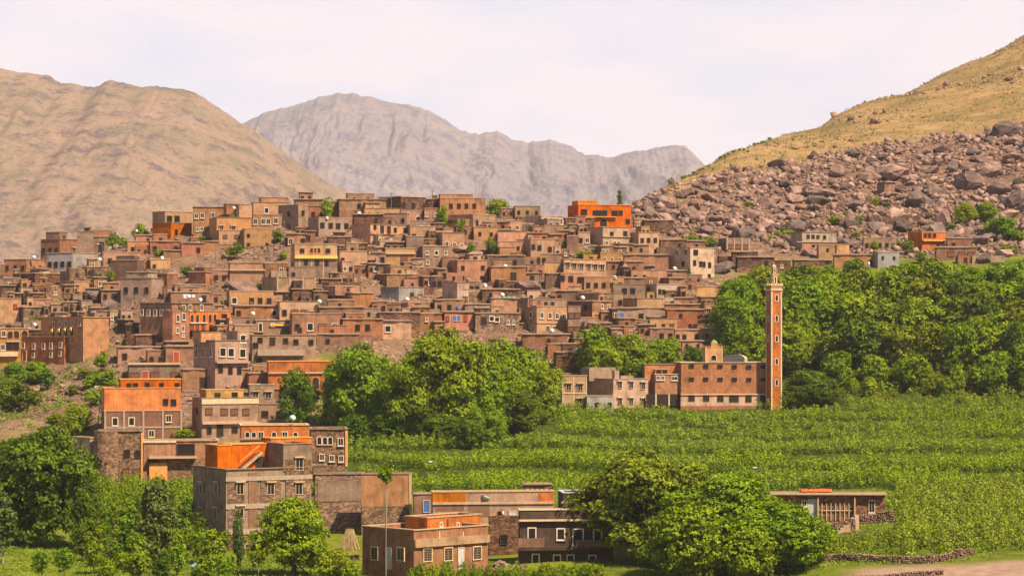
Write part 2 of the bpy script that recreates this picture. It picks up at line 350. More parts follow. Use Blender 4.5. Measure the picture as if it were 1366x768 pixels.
def ground_material():
    m, t, p = new_mat("ground"); lk = t.links.new; p.inputs['Specular IOR Level'].default_value = 0.05
    geo = N(t, 'ShaderNodeNewGeometry'); at_ = N(t, 'ShaderNodeAttribute', _attribute_name='zone'); sp = N(t, 'ShaderNodeSeparateColor'); lk(at_.outputs['Color'], sp.inputs[0])
    def nz(s, d=5, r=.6, vec=geo.outputs['Position']):
        n = N(t, 'ShaderNodeTexNoise', Scale=s, Detail=float(d), Roughness=r); lk(vec, n.inputs['Vector']); return n.outputs[0]
    def rmp(x, pts): r = ramp(t, pts); lk(x, r.inputs[0]); return r.outputs[0]
    far = rmp(nz(.004, 8, .6), [(.35, (.25, .17, .09)), (.65, (.36, .24, .13))])
    green = mixc(t, rmp(nz(.09), [(.4, (0, 0, 0)), (.6, (1, 1, 1))]), rmp(nz(1.8), [(.3, (.04, .06, .006)), (.7, (.12, .15, .013))]),
                 rmp(nz(1.5), [(.3, (.10, .125, .010)), (.7, (.21, .225, .022))]))
    # rubble: small voronoi stones over brown earth
    vo = N(t, 'ShaderNodeTexVoronoi', Scale=1.5); lk(geo.outputs['Position'], vo.inputs['Vector'])
    s2 = N(t, 'ShaderNodeSeparateColor'); lk(vo.outputs['Color'], s2.inputs[0])
    st = rmp(s2.outputs[0], [(0, (.07, .042, .031)), (.5, (.16, .095, .066)), (1, (.31, .20, .14))])
    ea = rmp(nz(.35), [(.3, (.12, .068, .045)), (.7, (.24, .14, .085))])
    rub = mixc(t, rmp(nz(.22, 4), [(.42, (0, 0, 0)), (.56, (1, 1, 1))]), ea, st)
    rub = mixc(t, rmp(nz(.13, 5, .7), [(.6, (0, 0, 0)), (.68, (.75, .75, .75))]), rub, (.10, .12, .03))
    # dry hill: ochre grass, tufts of grey-green scrub, scattered grey stone
    dry = rmp(nz(.045, 10, .72), [(.36, (.15, .115, .045)), (.5, (.29, .18, .072)), (.64, (.40, .25, .12))])
    dry = mixc(t, rmp(nz(.45, 4, .85), [(.52, (0, 0, 0)), (.6, (.85, .85, .85))]), dry, (.12, .11, .04))
    dry = mixc(t, rmp(nz(.06, 8, .75), [(.59, (0, 0, 0)), (.66, (.85, .85, .85))]), dry, rmp(nz(.5, 2), [(.3, (.14, .10, .08)), (.7, (.33, .24, .18))]))
    ear = rmp(nz(.6, 6), [(.3, (.24, .15, .105)), (.7, (.38, .25, .18))])
    fieldc = rmp(nz(1.2), [(.3, (.03, .045, .006)), (.7, (.075, .10, .010))])
    tl = N(t, 'ShaderNodeAttribute', _attribute_name='tilled'); green = mixc(t, tl.outputs['Fac'], green, fieldc)
    c = mixc(t, sp.outputs[0], far, green); c = mixc(t, sp.outputs[1], c, rub); c = mixc(t, sp.outputs[2], c, dry); c = mixc(t, at_.outputs['Alpha'], c, ear)
    lk(c, p.inputs['Base Color'])
    bp = N(t, 'ShaderNodeBump', Strength=.6, Distance=.35); lk(nz(1.3, 6, .7), bp.inputs['Height']); lk(bp.outputs[0], p.inputs['Normal'])
    return m
def grid_faces(nu, nv):
    i = np.arange(nu-1)[:, None]*nv + np.arange(nv-1)[None, :]
    return np.stack([i, i+nv, i+nv+1, i+1], -1).reshape(-1, 4)
gv = np.stack([_XX, _YY, GZ], -1).reshape(-1, 3)
gm = mesh_np("ground", gv, grid_faces(len(UG), len(YG)), ground_material(), smooth=True)
ca = gm.color_attributes.new('zone', 'FLOAT_COLOR', 'POINT')
ca.data.foreach_set('color', np.stack([wR, wG, wB, wA], -1).reshape(-1).astype(np.float32))
ta = gm.attributes.new('tilled', 'FLOAT', 'POINT'); ta.data.foreach_set('value', np.clip(fld, 0, 1).reshape(-1).astype(np.float32))
ground = link(bpy.data.objects.new("ground", gm)); tag(ground, "village hillside, terraced fields and boulder slope below the mountains", "ground", kind='structure')

# ------------------------------------------------------------------ mountains
def mountain(name, label, skyline, Y0, Yr, zfoot, uspan, seed, mat, fu, A, B, nu=420, nv=150, back=1.5):
    us = np.linspace(uspan[0], uspan[1], nu); ts = np.concatenate([np.linspace(0, 1, nv), np.linspace(1.03, back, 30)])
    sk = np.interp(us, [s[0] for s in skyline], [s[1] for s in skyline])
    UU, TT = np.meshgrid(us, ts, indexing='ij')
    zr = ((HOR-sk)*Yr/F)[:, None]
    YY = Y0 + (Yr-Y0)*TT; XX = (UU-683)*Yr/F*(0.55+0.45*YY/Yr)
    tt = np.clip(TT, 0, 1)
    prof = tt**1.12
    H = zfoot + (zr-zfoot)*prof
    H = np.where(TT > 1, zr - (TT-1)*(Yr-Y0)*0.75, H)
    S = (Yr-Y0)
    warp = 0.35*fbm(UU/90, TT*3, 3, seed+3)
    g = fbm(UU/fu + warp*2.2 + TT*0.8, TT*1.6, 6, seed, .52, ridged=True)
    n = fbm(UU/fu*2.6, TT*7, 7, seed+7, .64)
    env = np.clip(np.minimum(tt*4, (1-tt)*5+.10), 0, 1)
    H = H + (A*g + B*n)*env
    cr = fbm(us/11, us*0, 5, seed+12, .6)[:, None]
    H = H + B*.28*cr*sstep(.72, 1, tt)
    v = np.stack([XX, YY, H], -1).reshape(-1, 3)
    me = mesh_np(name, v, grid_faces(nu, len(ts)), mat, smooth=True)
    return tag(link(bpy.data.objects.new(name, me)), label, "mountain", kind='structure')
def mountain_mat(name, grass, grass2, soil, rock, px, amt=.55):
    """px: metres that one fine grain of the slope measures"""
    m, t, p = new_mat(name); lk = t.links.new; geo = N(t, 'ShaderNodeNewGeometry'); p.inputs['Specular IOR Level'].default_value = 0.03
    mp = N(t, 'ShaderNodeMapping'); mp.inputs['Scale'].default_value = (1, .6, .8); lk(geo.outputs['Position'], mp.inputs[0])
    def nz(size, d=6, r=.62):
        n = N(t, 'ShaderNodeTexNoise', Scale=1.0/(size*px), Detail=float(d), Roughness=r); lk(mp.outputs[0], n.inputs['Vector']); return n.outputs[0]
    def rmp(x, pts): r_ = ramp(t, pts); lk(x, r_.inputs[0]); return r_.outputs[0]
    c = mixc(t, rmp(nz(90, 8, .7), [(.40, (0, 0, 0)), (.60, (1, 1, 1))]), grass, soil)
    c = mixc(t, rmp(nz(45, 9, .75), [(.46, (0, 0, 0)), (.60, (1, 1, 1))]), c, grass2)
    c = mixc(t, rmp(nz(38, 10, .82), [(amt, (0, 0, 0)), (amt+.05, (.9, .9, .9))]), c, rock)
    c = mixc(t, rmp(nz(5, 4, .75), [(.56, (0, 0, 0)), (.64, (.75, .75, .75))]), c, sc(grass2, .5))
    c = mixc(t, rmp(nz(7, 4, .75), [(.60, (0, 0, 0)), (.68, (.6, .6, .6))]), c, sc(soil, 1.3))
    lk(c, p.inputs['Base Color'])
    bp = N(t, 'ShaderNodeBump', Strength=1.0, Distance=px*4.5); lk(nz(30, 10, .74), bp.inputs['Height']); lk(bp.outputs[0], p.inputs['Normal'])
    return m
MM1 = mountain_mat("dry_slope", (.245, .178, .13), (.175, .147, .10), (.315, .205, .16), (.12, .09, .10), .62, .52)
MM2 = mountain_mat("bare_rock_haze", (.21, .17, .175), (.17, .15, .18), (.26, .21, .205), (.11, .10, .14), 2.0, .52)  # blue-mauve distance haze is partly put into these rock colours
mountain("mountain", "olive and tan mountain slope rising behind the village at its left", 
  [(-1500,-60),(-700,20),(-200,60),(0,92),(30,97),(60,100),(80,110),(100,112),(118,116),(126,117),(150,107),(170,112),(190,117),(210,116),(240,118),(262,125),(285,140),(320,163),(340,176),(380,205),(420,233),(450,250),(485,262),(520,300),(600,345),(760,420)],
  1250, 2500, -45, (-1500, 760), 3, MM1, 105, 6, 6, nu=760, nv=240)
mountain("mountain", "pale rocky mountain ridge in the haze beyond the valley",
  [(100,330),(250,230),(320,168),(340,155),(360,149),(395,140),(425,129),(460,124),(490,128),(515,136),(545,140),(575,150),(600,165),(615,175),(640,181),(665,178),(690,190),(715,190),(733,186),(760,195),(780,207),(815,210),(840,206),(870,200),(895,194),(912,194),(925,205),(960,240),(1100,320),(1300,400)],
  4600, 7600, -40, (100, 1300), 8, MM2, 110, 42, 24, nu=760, nv=240)

# ------------------------------------------------------------------ haze
HZ = 4.8e-5
hb = MB().box(-4200, 4200, -40, 9900, -75, 1500)
hm = bpy.data.materials.new("haze"); hm.use_nodes = True; t = hm.node_tree; t.nodes.clear()
ho = N(t, 'ShaderNodeOutputMaterial'); pv = N(t, 'ShaderNodeVolumePrincipled'); t.links.new(pv.outputs[0], ho.inputs['Volume'])
pv.inputs['Color'].default_value = (.88, .89, 1.0, 1); pv.inputs['Density'].default_value = HZ; pv.inputs['Anisotropy'].default_value = 0.0
haze = hb.obj("haze", hm); tag(haze, "pale haze over the valley fading the far mountains", "haze", kind='stuff')

# ================================================================== BUILDINGS
WM = {}
for nm, c, kd in [
    ('brown', (.30, .165, .095), 'adobe'), ('dark', (.155, .092, .062), 'stone'), ('tan', (.43, .26, .14), 'plaster'),
    ('ochre', (.48, .275, .12), 'plaster'), ('orange', (.54, .175, .038), 'plaster'), ('salmon', (.44, .215, .12), 'plaster'),
    ('red', (.31, .15, .088), 'adobe'), ('grey', (.30, .205, .14), 'block'), ('pale', (.46, .335, .24), 'plaster'),
    ('pink', (.42, .265, .175), 'plaster'), ('slate', (.33, .30, .285), 'plaster'), ('stone', (.235, .155, .105), 'stone'),
    ('brick', (.47, .24, .135), 'brick'), ('rust', (.34, .165, .088), 'adobe'), ('umber', (.20, .115, .075), 'plaster'), ('cocoa', (.075, .05, .04), 'plaster'), ('copper', (.41, .19, .09), 'plaster')]:
    WM[nm] = wall_mat(nm + "_wall", c, kd)
CW = {'brown': 'brown', 'dark': 'dark stone', 'tan': 'tan', 'ochre': 'ochre yellow', 'orange': 'orange', 'salmon': 'salmon pink', 'red': 'reddish brown',
      'grey': 'grey brown', 'pale': 'pale', 'pink': 'pinkish beige', 'slate': 'light grey', 'stone': 'rough stone', 'brick': 'orange brick', 'rust': 'rust coloured', 'umber': 'dark brown', 'cocoa': 'very dark brown', 'copper': 'orange brown'}
M_ROOF = plain("flat_roof_earth", (.30, .20, .13)); M_MUD = plain("mud_roof", (.24, .155, .105)); M_COP = plain("coping", (.44, .29, .18)); M_COPD = plain("dark_coping", (.25, .165, .115))
M_WHITE = plain("white_paint", (.62, .50, .38)); M_CREAM = plain("cream_paint", (.56, .41, .26)); M_WOOD = plain("dark_wood", (.085, .045, .025)); M_PANE = plain("window_pane", (.014, .011, .010), .5, .2)
M_BRNP = plain("brown_shutter", (.17, .07, .035)); M_REDP = plain("red_paint", (.34, .05, .03)); M_BLUP = plain("blue_paint", (.06, .13, .34)); M_GRYP = plain("grey_paint", (.45, .43, .42))
M_YEL = plain("yellow_paint", (.72, .42, .08)); M_CONC = plain("concrete", (.33, .245, .18)); M_ORG = plain("orange_trim", (.62, .27, .08)); M_STEEL = plain("steel", (.33, .31, .29), .4, .5, .6)
M_DOPEN = plain("interior_shade", (.03, .02, .015))  # near-black panels paint the shade inside open doorways and arches

_wc = {}
def arch_poly(w_, h_, n=8):
    r_ = w_/2; zs = h_/2 - r_
    return [(-r_, -h_/2), (r_, -h_/2)] + [(r_*math.cos(a), zs + r_*math.sin(a)) for a in [math.pi*i/n for i in range(n+1)]]
def rect(w_, h_): return [(-w_/2, -h_/2), (w_/2, -h_/2), (w_/2, h_/2), (-w_/2, h_/2)]
def win_meshes(st, w_, h_):
    key = (st, round(w_, 1), round(h_, 1))
    if key in _wc: return _wc[key]
    w_, h_ = max(.3, key[1]), max(.4, key[2]); fr = MB(); pn = MB()
    arch = st in 'aAY'
    po = arch_poly if arch else rect
    t_ = {'w': .11, 'a': .11, 'g': .12, 'l': .07, 's': .07, 'A': .09, 'Y': .08, 'W': .14}.get(st, .07)
    dep = {'A': .03, 'w': .06, 'a': .06, 'W': .06}.get(st, .08)
    if st in 'DRBG': 
        fr.ringprism(rect(w_+.16, h_+.16), rect(w_, h_), -.07, .05)
    else: fr.ringprism(po(w_+2*t_, h_+2*t_), po(w_, h_), -dep, .06)
    if st == 'l': fr.box(-w_/2-.25, w_/2+.25, -.34, .04, h_/2+.16, h_/2+.28)
    if st in 'wW': fr.box(-w_/2-.18, w_/2+.18, -.14, .04, -h_/2-.20, -h_/2-t_+.01)
    if st in 'gwls' : fr.box(-.025, .025, -.035, .03, -h_/2+.004, h_/2-.004)
    if st == 'g':
        for i in range(1, 6):
            for sgn in (-1, 1):
                x = -w_/2 + w_*i/6; fr.tube([(x-.18*sgn*0, -.05, -h_/2), (x, -.05, h_/2)], .012, 4)
        for i in range(1, 5): z = -h_/2+h_*i/5; fr.tube([(-w_/2, -.05, z), (w_/2, -.05, z)], .012, 4)
    if st == 'Y':      # fanned awning over an arched door
        for i in range(6):
            a0, a1 = math.pi*i/6, math.pi*(i+1)/6; r_ = w_/2+.1; zc = h_/2-w_/2
            fr.add([(0, -.06, zc+.25*0), (r_*math.cos(a0), -.55, zc-.18+.75*r_*math.sin(a0)), (r_*math.cos(a1), -.55, zc-.18+.75*r_*math.sin(a1)), (0, -.06, h_/2+.12)], [(0, 1, 2), (3, 2, 1), (0, 2, 1)])
    pn.prism(po(w_-.004, h_-.004), -.015, .05)
    fm = {'w': M_WHITE, 'W': M_WHITE, 'a': M_WHITE, 'd': M_WOOD, 'l': M_CREAM, 'g': M_CREAM, 's': M_WOOD, 'A': M_ORG, 'Y': M_YEL, 'D': M_WOOD, 'R': M_CREAM, 'B': M_CREAM, 'G': M_CREAM, 'b': M_CREAM, 'r': M_WOOD}[st]
    pm = {'s': M_BRNP, 'R': M_REDP, 'B': M_BLUP, 'G': M_GRYP, 'b': M_BLUP, 'r': M_REDP, 'D': M_DOPEN, 'A': M_DOPEN}.get(st, M_PANE)
    base = 'door' if st in 'DRBG' else ('archway' if st == 'A' else 'window')
    _wc[key] = (base, fr.mesh(base, fm), pn.mesh('pane' if base == 'window' else 'leaf', pm)); return _wc[key]
WSIZE = {'w': (.72, 1.0), 'W': (.85, 1.1), 'd': (.72, 1.0), 'l': (.9, 1.05), 'g': (1.0, 1.25), 's': (1.3, 1.0), 'a': (.8, 1.3), 'A': (1.4, 2.1), 'Y': (1.4, 2.0), 'D': (1.0, 2.0), 'R': (1.0, 2.0), 'B': (1.0, 2.0), 'G': (1.0, 2.0), 'b': (1.1, 1.1), 'r': (.7, 1.1)}
SPOT = {'w': 'white framed', 'W': 'white framed', 'a': 'arched', 'A': 'arched', 'g': 'barred', 'b': 'blue shuttered', 'r': 'red shuttered'}

THINGS = []      # (object, kind, colour word, pixel centre, description) for the labels
HOUSES = []
class House: pass
def _open(b, face, a, z, st, size=None, k=1.0):
    w_, h_ = size or WSIZE[st]; w_, h_ = w_*k, h_*k
    base, fm, pm = win_meshes(st, w_, h_)
    if face == 'F': loc, rz = Vector((b.ox + a, b.oy - .05, z)), 0.0
    else: loc, rz = Vector((b.ox - .05, b.oy + a, z)), -math.pi/2
    f = link(bpy.data.objects.new(base, fm), b.root); f.location = loc; f.rotation_euler = (0, 0, rz)
    p = link(bpy.data.objects.new('pane' if base == 'window' else 'leaf', pm), f)
    b.h.nwin.append(st)
def _rows(b, spec, face, w_, z0, z1, rr):
    rows = spec.split('/'); n = len(rows); sh = (z1-z0)/n; k = min(1.15, max(.62, sh/2.75))
    for i, row in enumerate(rows):
        m = len(row)
        for j, st in enumerate(row):
            if st in '-.': continue
            a = w_*(j+.5)/m; zc = z1 - (i+.52)*sh; size = WSIZE[st]; ww, hh = size
            if ww*k > w_/m*.8: ww = w_/m*.8/k
            if st in 'DRBGAY': zc = z1-(i+1)*sh + hh*k/2 + .05; 
            if hh*k > sh*.86: hh = sh*.86/k
            if st in 'DRBGAY': zc = z1-(i+1)*sh + hh*k/2 + .08
            a = a + rr.uniform(-.06, .06)*w_/m
            _open(b, face, a if face == 'F' else w_ - a, zc + rr.uniform(-.05, .05), st, (ww, hh), k)
def _wallmesh(x0, x1, y0, y1, z0, z1, jit, rr, par):
    """four outer walls as a jittered grid; with PAR also the inner faces of a parapet"""
    nx = max(1, int((x1-x0)/1.6)); ny = max(1, int((y1-y0)/1.6)); nz_ = max(1, int((z1-z0)/1.6))
    ring = [(x0+(x1-x0)*i/nx, y0) for i in range(nx)] + [(x1, y0+(y1-y0)*i/ny) for i in range(ny)] + \
           [(x1-(x1-x0)*i/nx, y1) for i in range(nx)] + [(x0, y1-(y1-y0)*i/ny) for i in range(ny)]
    n = len(ring); m = MB(); sag = [rr.uniform(-1, .4)*jit*3 for _ in ring]
    for kz in range(nz_+1):
        for i, (x, y) in enumerate(ring):
            z = z0+(z1-z0)*kz/nz_ + (sag[i] if kz == nz_ else 0); tp = 1 - .02*kz*jit*10
            m.v.append(((x-(x0+x1)/2)*tp+(x0+x1)/2 + rr.uniform(-1, 1)*jit*.6, (y-(y0+y1)/2)*tp+(y0+y1)/2 + rr.uniform(-1, 1)*jit*.6, z))
    for kz in range(nz_):
        for i in range(n):
            j = (i+1) % n; m.f.append((kz*n+i, kz*n+j, (kz+1)*n+j, (kz+1)*n+i))
    if par:
        th, dp = .26, par; b = len(m.v); cx, cy = (x0+x1)/2, (y0+y1)/2
        fx, fy = max(.3, 1-2*th/(x1-x0)), max(.3, 1-2*th/(y1-y0))
        topv = m.v[nz_*n:nz_*n+n]
        for q in topv: m.v.append(((q[0]-cx)*fx+cx, (q[1]-cy)*fy+cy, q[2]))
        for q in topv: m.v.append(((q[0]-cx)*fx+cx, (q[1]-cy)*fy+cy, z1-dp))
        for i in range(n):
            j = (i+1) % n
            m.f.append((nz_*n+i, nz_*n+j, b+j, b+i)); m.f.append((b+i, b+j, b+n+j, b+n+i))
    return m
def _block(h, ox, oy, w_, d_, z0, z1, mat, roof, names, rr, vis0, F_='', L_='', edge=None):
    """one box of the house in root coordinates; (ox,oy) is its near corner"""
    b = House(); b.root = h.root; b.h = h; b.ox, b.oy = ox, oy
    jit = .045 if mat in ('brown', 'dark', 'red', 'rust', 'stone') else .015
    if roof == 'm': jit = .03
    par = 0 if roof in ('m', 'n') else .55
    _wallmesh(ox, ox+w_, oy, oy+d_, z0, z1, jit, rr, par).obj(names[0], WM[mat], h.root)
    if roof == 'm':     # earth roof on poles: thick uneven slab with a ragged overhang
        ov = rr.uniform(.10, .28); m = MB(); nx = max(2, int(w_/1.1)); ny = max(2, int(d_/1.3)); x0, x1, y0, y1 = ox-ov, ox+w_+ov, oy-ov, oy+d_+ov
        ring = [(x0+(x1-x0)*i/nx, y0) for i in range(nx)] + [(x1, y0+(y1-y0)*i/ny) for i in range(ny)] + [(x1-(x1-x0)*i/nx, y1) for i in range(nx)] + [(x0, y1-(y1-y0)*i/ny) for i in range(ny)]
        n = len(ring); jj = [(rr.uniform(-.14, .14), rr.uniform(-.14, .14)) for _ in ring]
        for zz, sh in ((z1-.02, 0), (z1+.10, .0), (z1+.20, .22)):
            for (x, y), (a, c) in zip(ring, jj):
                sx = 1-2*sh/(x1-x0); sy = 1-2*sh/(y1-y0)
                m.v.append(((x+a-(x0+x1)/2)*sx+(x0+x1)/2, (y+c-(y0+y1)/2)*sy+(y0+y1)/2, zz + rr.uniform(-.05, .05)))
        for q in range(2):
            for i in range(n): m.f.append((q*n+i, q*n+(i+1) % n, (q+1)*n+(i+1) % n, (q+1)*n+i))
        m.f.append(tuple(reversed(range(n)))); m.v.append(((x0+x1)/2, (y0+y1)/2, z1+.30)); c_ = len(m.v)-1
        for i in range(n): m.f.append((2*n+i, 2*n+(i+1) % n, c_))
        m.obj(names[1], M_MUD, h.root)
    else:
        MB().box(ox+.2, ox+w_-.2, oy+.2, oy+d_-.2, z1-.62, z1-(.5 if names[0] != 'terrace_wall' else .04)).obj(names[1], M_ROOF, h.root)
        if roof == 'p':
            e = MB(); o, i_ = .09, .33; nz_ = z1-.03; t1 = z1+.09
            for (a, b2, c, d2) in ((ox-o, ox+w_+o, oy-o, oy+i_), (ox-o, ox+w_+o, oy+d_-i_, oy+d_+o), (ox-o, ox+i_, oy+i_, oy+d_-i_), (ox+w_-i_, ox+w_+o, oy+i_, oy+d_-i_)):
                e.box(a, b2, c, d2, nz_, t1)
            e.obj('roof_edge', edge or (M_COP if rr.random() < .6 else M_COPD), h.root)  # lighter coping tone on most roofs paints in the sunlit edge
    if F_: _rows(b, F_, 'F', w_, vis0, z1-(.45 if roof != 'm' else .1), rr)
    if L_: _rows(b, L_, 'L', d_, vis0, z1-(.45 if roof != 'm' else .1), rr)
    b.w, b.d, b.z0, b.z1 = w_, d_, vis0, z1
    return b
def H(x0, xc, x1, yt, yb, mat, F_='', L_='', roof='p', Y=None, d=6.0, th=None, label=None, say=None, kind='house', name='house', edge=None, minh=3.0):
    h = House(); rr = random.Random(int(x0*131+yt*17)); h.nwin = []
    if Y is None:
        Y = find_Y(xc, yb, 300)
        hgt = (yb-yt)*Y/F
        if hgt < minh:            # only its upper part shows above the house in front: stand it a little lower down
            Y = find_Y(xc, yt + minh*F/Y, 300)
    h.Y = Y; tc_, t0, t1 = (xc-683)/F, (x0-683)/F, (x1-683)/F; X = tc_*Y
    if xc > x0 + .5:
        best = None
        for deg in ([th] if th is not None else range(6, 70, 2)):
            s_, c_ = math.sin(R(deg)), math.cos(R(deg))
            if s_ + t0*c_ <= .02: continue
            dd = (X-t0*Y)/(s_+t0*c_); q = abs(dd-d)
            if best is None or q < best[0]: best = (q, R(deg), dd)
        h.th, h.d = best[1], best[2]
    else: h.th, h.d = (R(th) if th is not None else -math.atan(t0)-.02), d
    s_, c_ = math.sin(h.th), math.cos(h.th)
    h.w = (t1*Y-X)/(c_-t1*s_)
    zt = (HOR-yt)*Y/F; zb = (HOR-yb)*Y/F
    crn = [(X + a*c_ - b*s_, Y + a*s_ + b*c_) for a, b in ((0, 0), (h.w, 0), (0, h.d), (h.w, h.d))]
    if xc <= x0+.5:               # keep the rear of the roof clear of the slope
        while h.d > 3.0 and max(float(ground_z(X+a*c_-h.d*s_, Y+a*s_+h.d*c_)) for a in (0, h.w)) > zt-.6: h.d -= .5
    gmin = min(float(ground_z(*c)) for c in crn); z0 = min(gmin, zb) - .4
    h.zb = z0; h.root = empty(name, (X, Y, z0), h.th); h.px = ((x0+x1)/2, (yt+yb)/2); h.rr = rr; h.mat = mat
    h.box = (x0, x1, yt, yb)
    h.b = _block(h, 0, 0, h.w, h.d, 0, zt-z0, mat, roof, ('wall', 'roof'), rr, max(0, zb-z0), F_, L_, edge)
    h.kind, h.label, h.say = kind, label, say; HOUSES.append(h)
    if kind == 'house' and label is None and Y > 440:      # lean-to rooms, roof rooms and the rubble base the house stands on
        H_ = zt-zb; q = random.Random(int(x0*57+yt*31+7)); fam = {'tan': 'brown', 'pink': 'grey', 'pale': 'tan', 'slate': 'grey', 'orange': 'brown', 'salmon': 'red', 'ochre': 'tan'}.get(mat, mat)
        zg = zb-z0
        if q.random() < .75:
            ww = q.uniform(1.6, 4.2); hh = max(1.9, H_*q.uniform(.5, .82)); dp_ = q.uniform(.3, 1.2)
            _block(h, h.w+.03 if q.random() < .65 else -ww-.03, dp_, ww, max(2.2, h.d-dp_-.5), -.8, zg+hh, q.choice([mat, fam, 'brown', 'stone']), q.choice('mnp'), ('annex', 'annex_roof'), q, zg, q.choice(['d', 'd', 'dd', 'D', 'w']))
        if q.random() < .42 and H_ > 2.2:
            ww = h.w*q.uniform(.3, .6); xo = q.uniform(.2, max(.25, h.w-ww-.2)); y0_ = q.uniform(1.0, 2.2)
            if h.d-y0_ > 2: _block(h, xo, y0_, ww, h.d-y0_-.3, zt-z0-.62, zt-z0+q.uniform(.9, 1.9), q.choice([mat, fam, mat]), q.choice('mp'), ('roof_room', 'roof_room_top'), q, zt-z0-.5, q.choice(['d', 'dd', 'w', 'D']))
        if q.random() < .7:
            dp_ = q.uniform(1.0, 2.4); _block(h, q.uniform(-1.5, .5), -dp_, h.w+q.uniform(-.5, 1.5), dp_-.05, -2.6, zg+q.uniform(-.3, .5), q.choice(['stone', 'dark', 'stone', 'brown']), 'n', ('terrace_wall', 'terrace_floor'), q, zg)
    return h
def _loc(h, px, py, dY=0.0):
    """photo position on the vertical plane of the front, DY behind it, in root coordinates"""
    s_, c_ = math.sin(h.th), math.cos(h.th); ox, oy = h.root.location.x, h.root.location.y
    t = (px-683)/F; ox2, oy2 = ox - dY*s_, oy + dY*c_
    a = (t*oy2-ox2)/(c_-t*s_); yy = oy2 + a*s_
    return a, dY, (HOR-py)*yy/F - h.zb
def X(h, xc, x1, yt, yb, mat, dY=0.0, d=4.0, F_='', L_='', roof='p', names=('upper_storey', 'upper_roof'), edge=None):
    a0, _, z1 = _loc(h, xc, yt, dY); a1, _, z0 = _loc(h, x1, yb, dY)
    _, _, z0 = _loc(h, xc, yb, dY)
    return _block(h, a0, dY, a1-a0, d, z0-.15, z1, mat, roof, names, h.rr, z0, F_, L_, edge)
def W(b, face, pts, st, size=None):
    """windows at photo positions on the front F or the left face L of block B"""
    h = b.h; s_, c_ = math.sin(h.th), math.cos(h.th)
    lx, ly = b.ox, b.oy; gx = h.root.location.x + lx*c_ - ly*s_; gy = h.root.location.y + lx*s_ + ly*c_
    for px, py in pts:
        t = (px-683)/F
        if face == 'F': a = (t*gy-gx)/(c_-t*s_); yy = gy + a*s_
        else: a = (gx-t*gy)/(s_+t*c_); yy = gy + a*c_
        _open(b, face, a, (HOR-py)*yy/F - h.zb, st, size)
def slab(h, name, mat, xa, xb, ya, yb, dY=0.0, out=.3, dep=None):
    """a box stuck to the front: balcony, band, pillar"""
    a0, _, z1 = _loc(h, xa, ya, dY); a1, _, z0 = _loc(h, xb, yb, dY)
    return MB().box(min(a0, a1), max(a0, a1), dY-out, dY+(dep or .05), z0, z1).obj(name, mat, h.root)
def frame(h, cols_, rows_, mat=None, pw=.32):
    """concrete posts and floor bands standing proud of the front"""
    b = h.b; mat = mat or M_CONC
    for i in range(cols_+1):
        a = max(pw/2, min(b.w-pw/2, b.w*i/cols_))
        MB().box(a-pw/2, a+pw/2, -.12, .05, max(0, b.z0-.6), b.z1-.05).obj('pillar', mat, h.root)
    for j in range(1, rows_):
        z = b.z0 + (b.z1-b.z0)*j/rows_; MB().box(-.02, b.w+.02, -.10, .05, z-.14, z+.14).obj('floor_band', mat, h.root)

# ------------------------------------------------------------------ the houses of the village (photo positions of walls, then wall, windows)
# left end
H(0,0,8,353,366,'brown','','',roof='m')
h=H(5,35,60,346,365,'salmon','-d','ddd'); 
H(54,80,104,319,345,'red','-l','ddd')
h=H(103,103,125,309,337,'grey','',''); X(h,119,148,307,316,'brown',2.5,4,roof='m')
h=H(62,97,131,337,364,'slate','-d/dd','dddd',label='light grey house with plastered walls and two floors, below the reddish cube house')
H(138,138,188,336,357,'pink','ddd','')
H(168,170,231,322,339,'salmon','dddd','')
H(148,183,200,347,372,'umber','-d','')
H(198,199,227,343,358,'tan','dd','')
h=H(201,207,229,304,321,'tan','dd','')
H(161,202,226,371,399,'grey','','ddd')
H(133,135,169,387,403,'rust','dDd','',roof='m')
H(114,116,134,385,397,'brown','','',roof='m')
H(27,47,81,365,379,'dark','','dd',roof='m')
H(80,92,117,362,376,'brown','','')
H(41,43,69,378,392,'brown','--D','')
H(79,99,119,375,388,'ochre','','d')
H(41,43,81,391,411,'dark','','',roof='m')
h=H(0,0,28,398,432,'tan','-r/-','')
H(0,1,21,381,396,'dark','','',roof='m')
H(22,25,58,410,430,'umber','','',roof='m')
# long ochre building with the yellow arches
h=H(24,88,88.8,449,486,'rust','','',th=55,roof='n',label='long ochre brown building with a row of yellow arched awnings',say='') if False else None
A_=H(54,111,146,423,483,'brick','','',d=17,edge=M_COP,label='long ochre building with five white windows above four yellow arches')
W(A_.b,'L',[(72,433),(80.5,432.5),(88.5,432),(97,431),(106.5,430)],'w')
W(A_.b,'L',[(71.5,444),(80.5,443.5),(88.5,443),(96.5,442)],'Y',(1.35,1.7))
h=H(24,86,101,449,486,'rust','','',d=14,label='brown windowed house wing in front of the ochre building with yellow arches')
W(h.b,'L',[(31,460.5),(45,461.5),(58,461.5),(68,461),(81,460)],'w'); W(h.b,'L',[(44.5,473.5),(68,473),(80,471.5)],'w',(.6,.8)); W(h.b,'L',[(33,474.5)],'R')
h=H(0,0,38,438,490,'ochre','','',d=7,label='yellowish house with arched loggia at the far left edge of the photo')
W(h.b,'F',[(14,446.5),(21.5,446),(33,445.5)],'A',(1.2,1.5)); W(h.b,'F',[(5,445),(4,463)],'w'); W(h.b,'F',[(13,462),(21,462)],'d',(1.2,1.3)); slab(h,'balcony',M_COP,9,26,453.5,456)
slab(h,'planter',M_CREAM,0,24,469,475,out=.9)
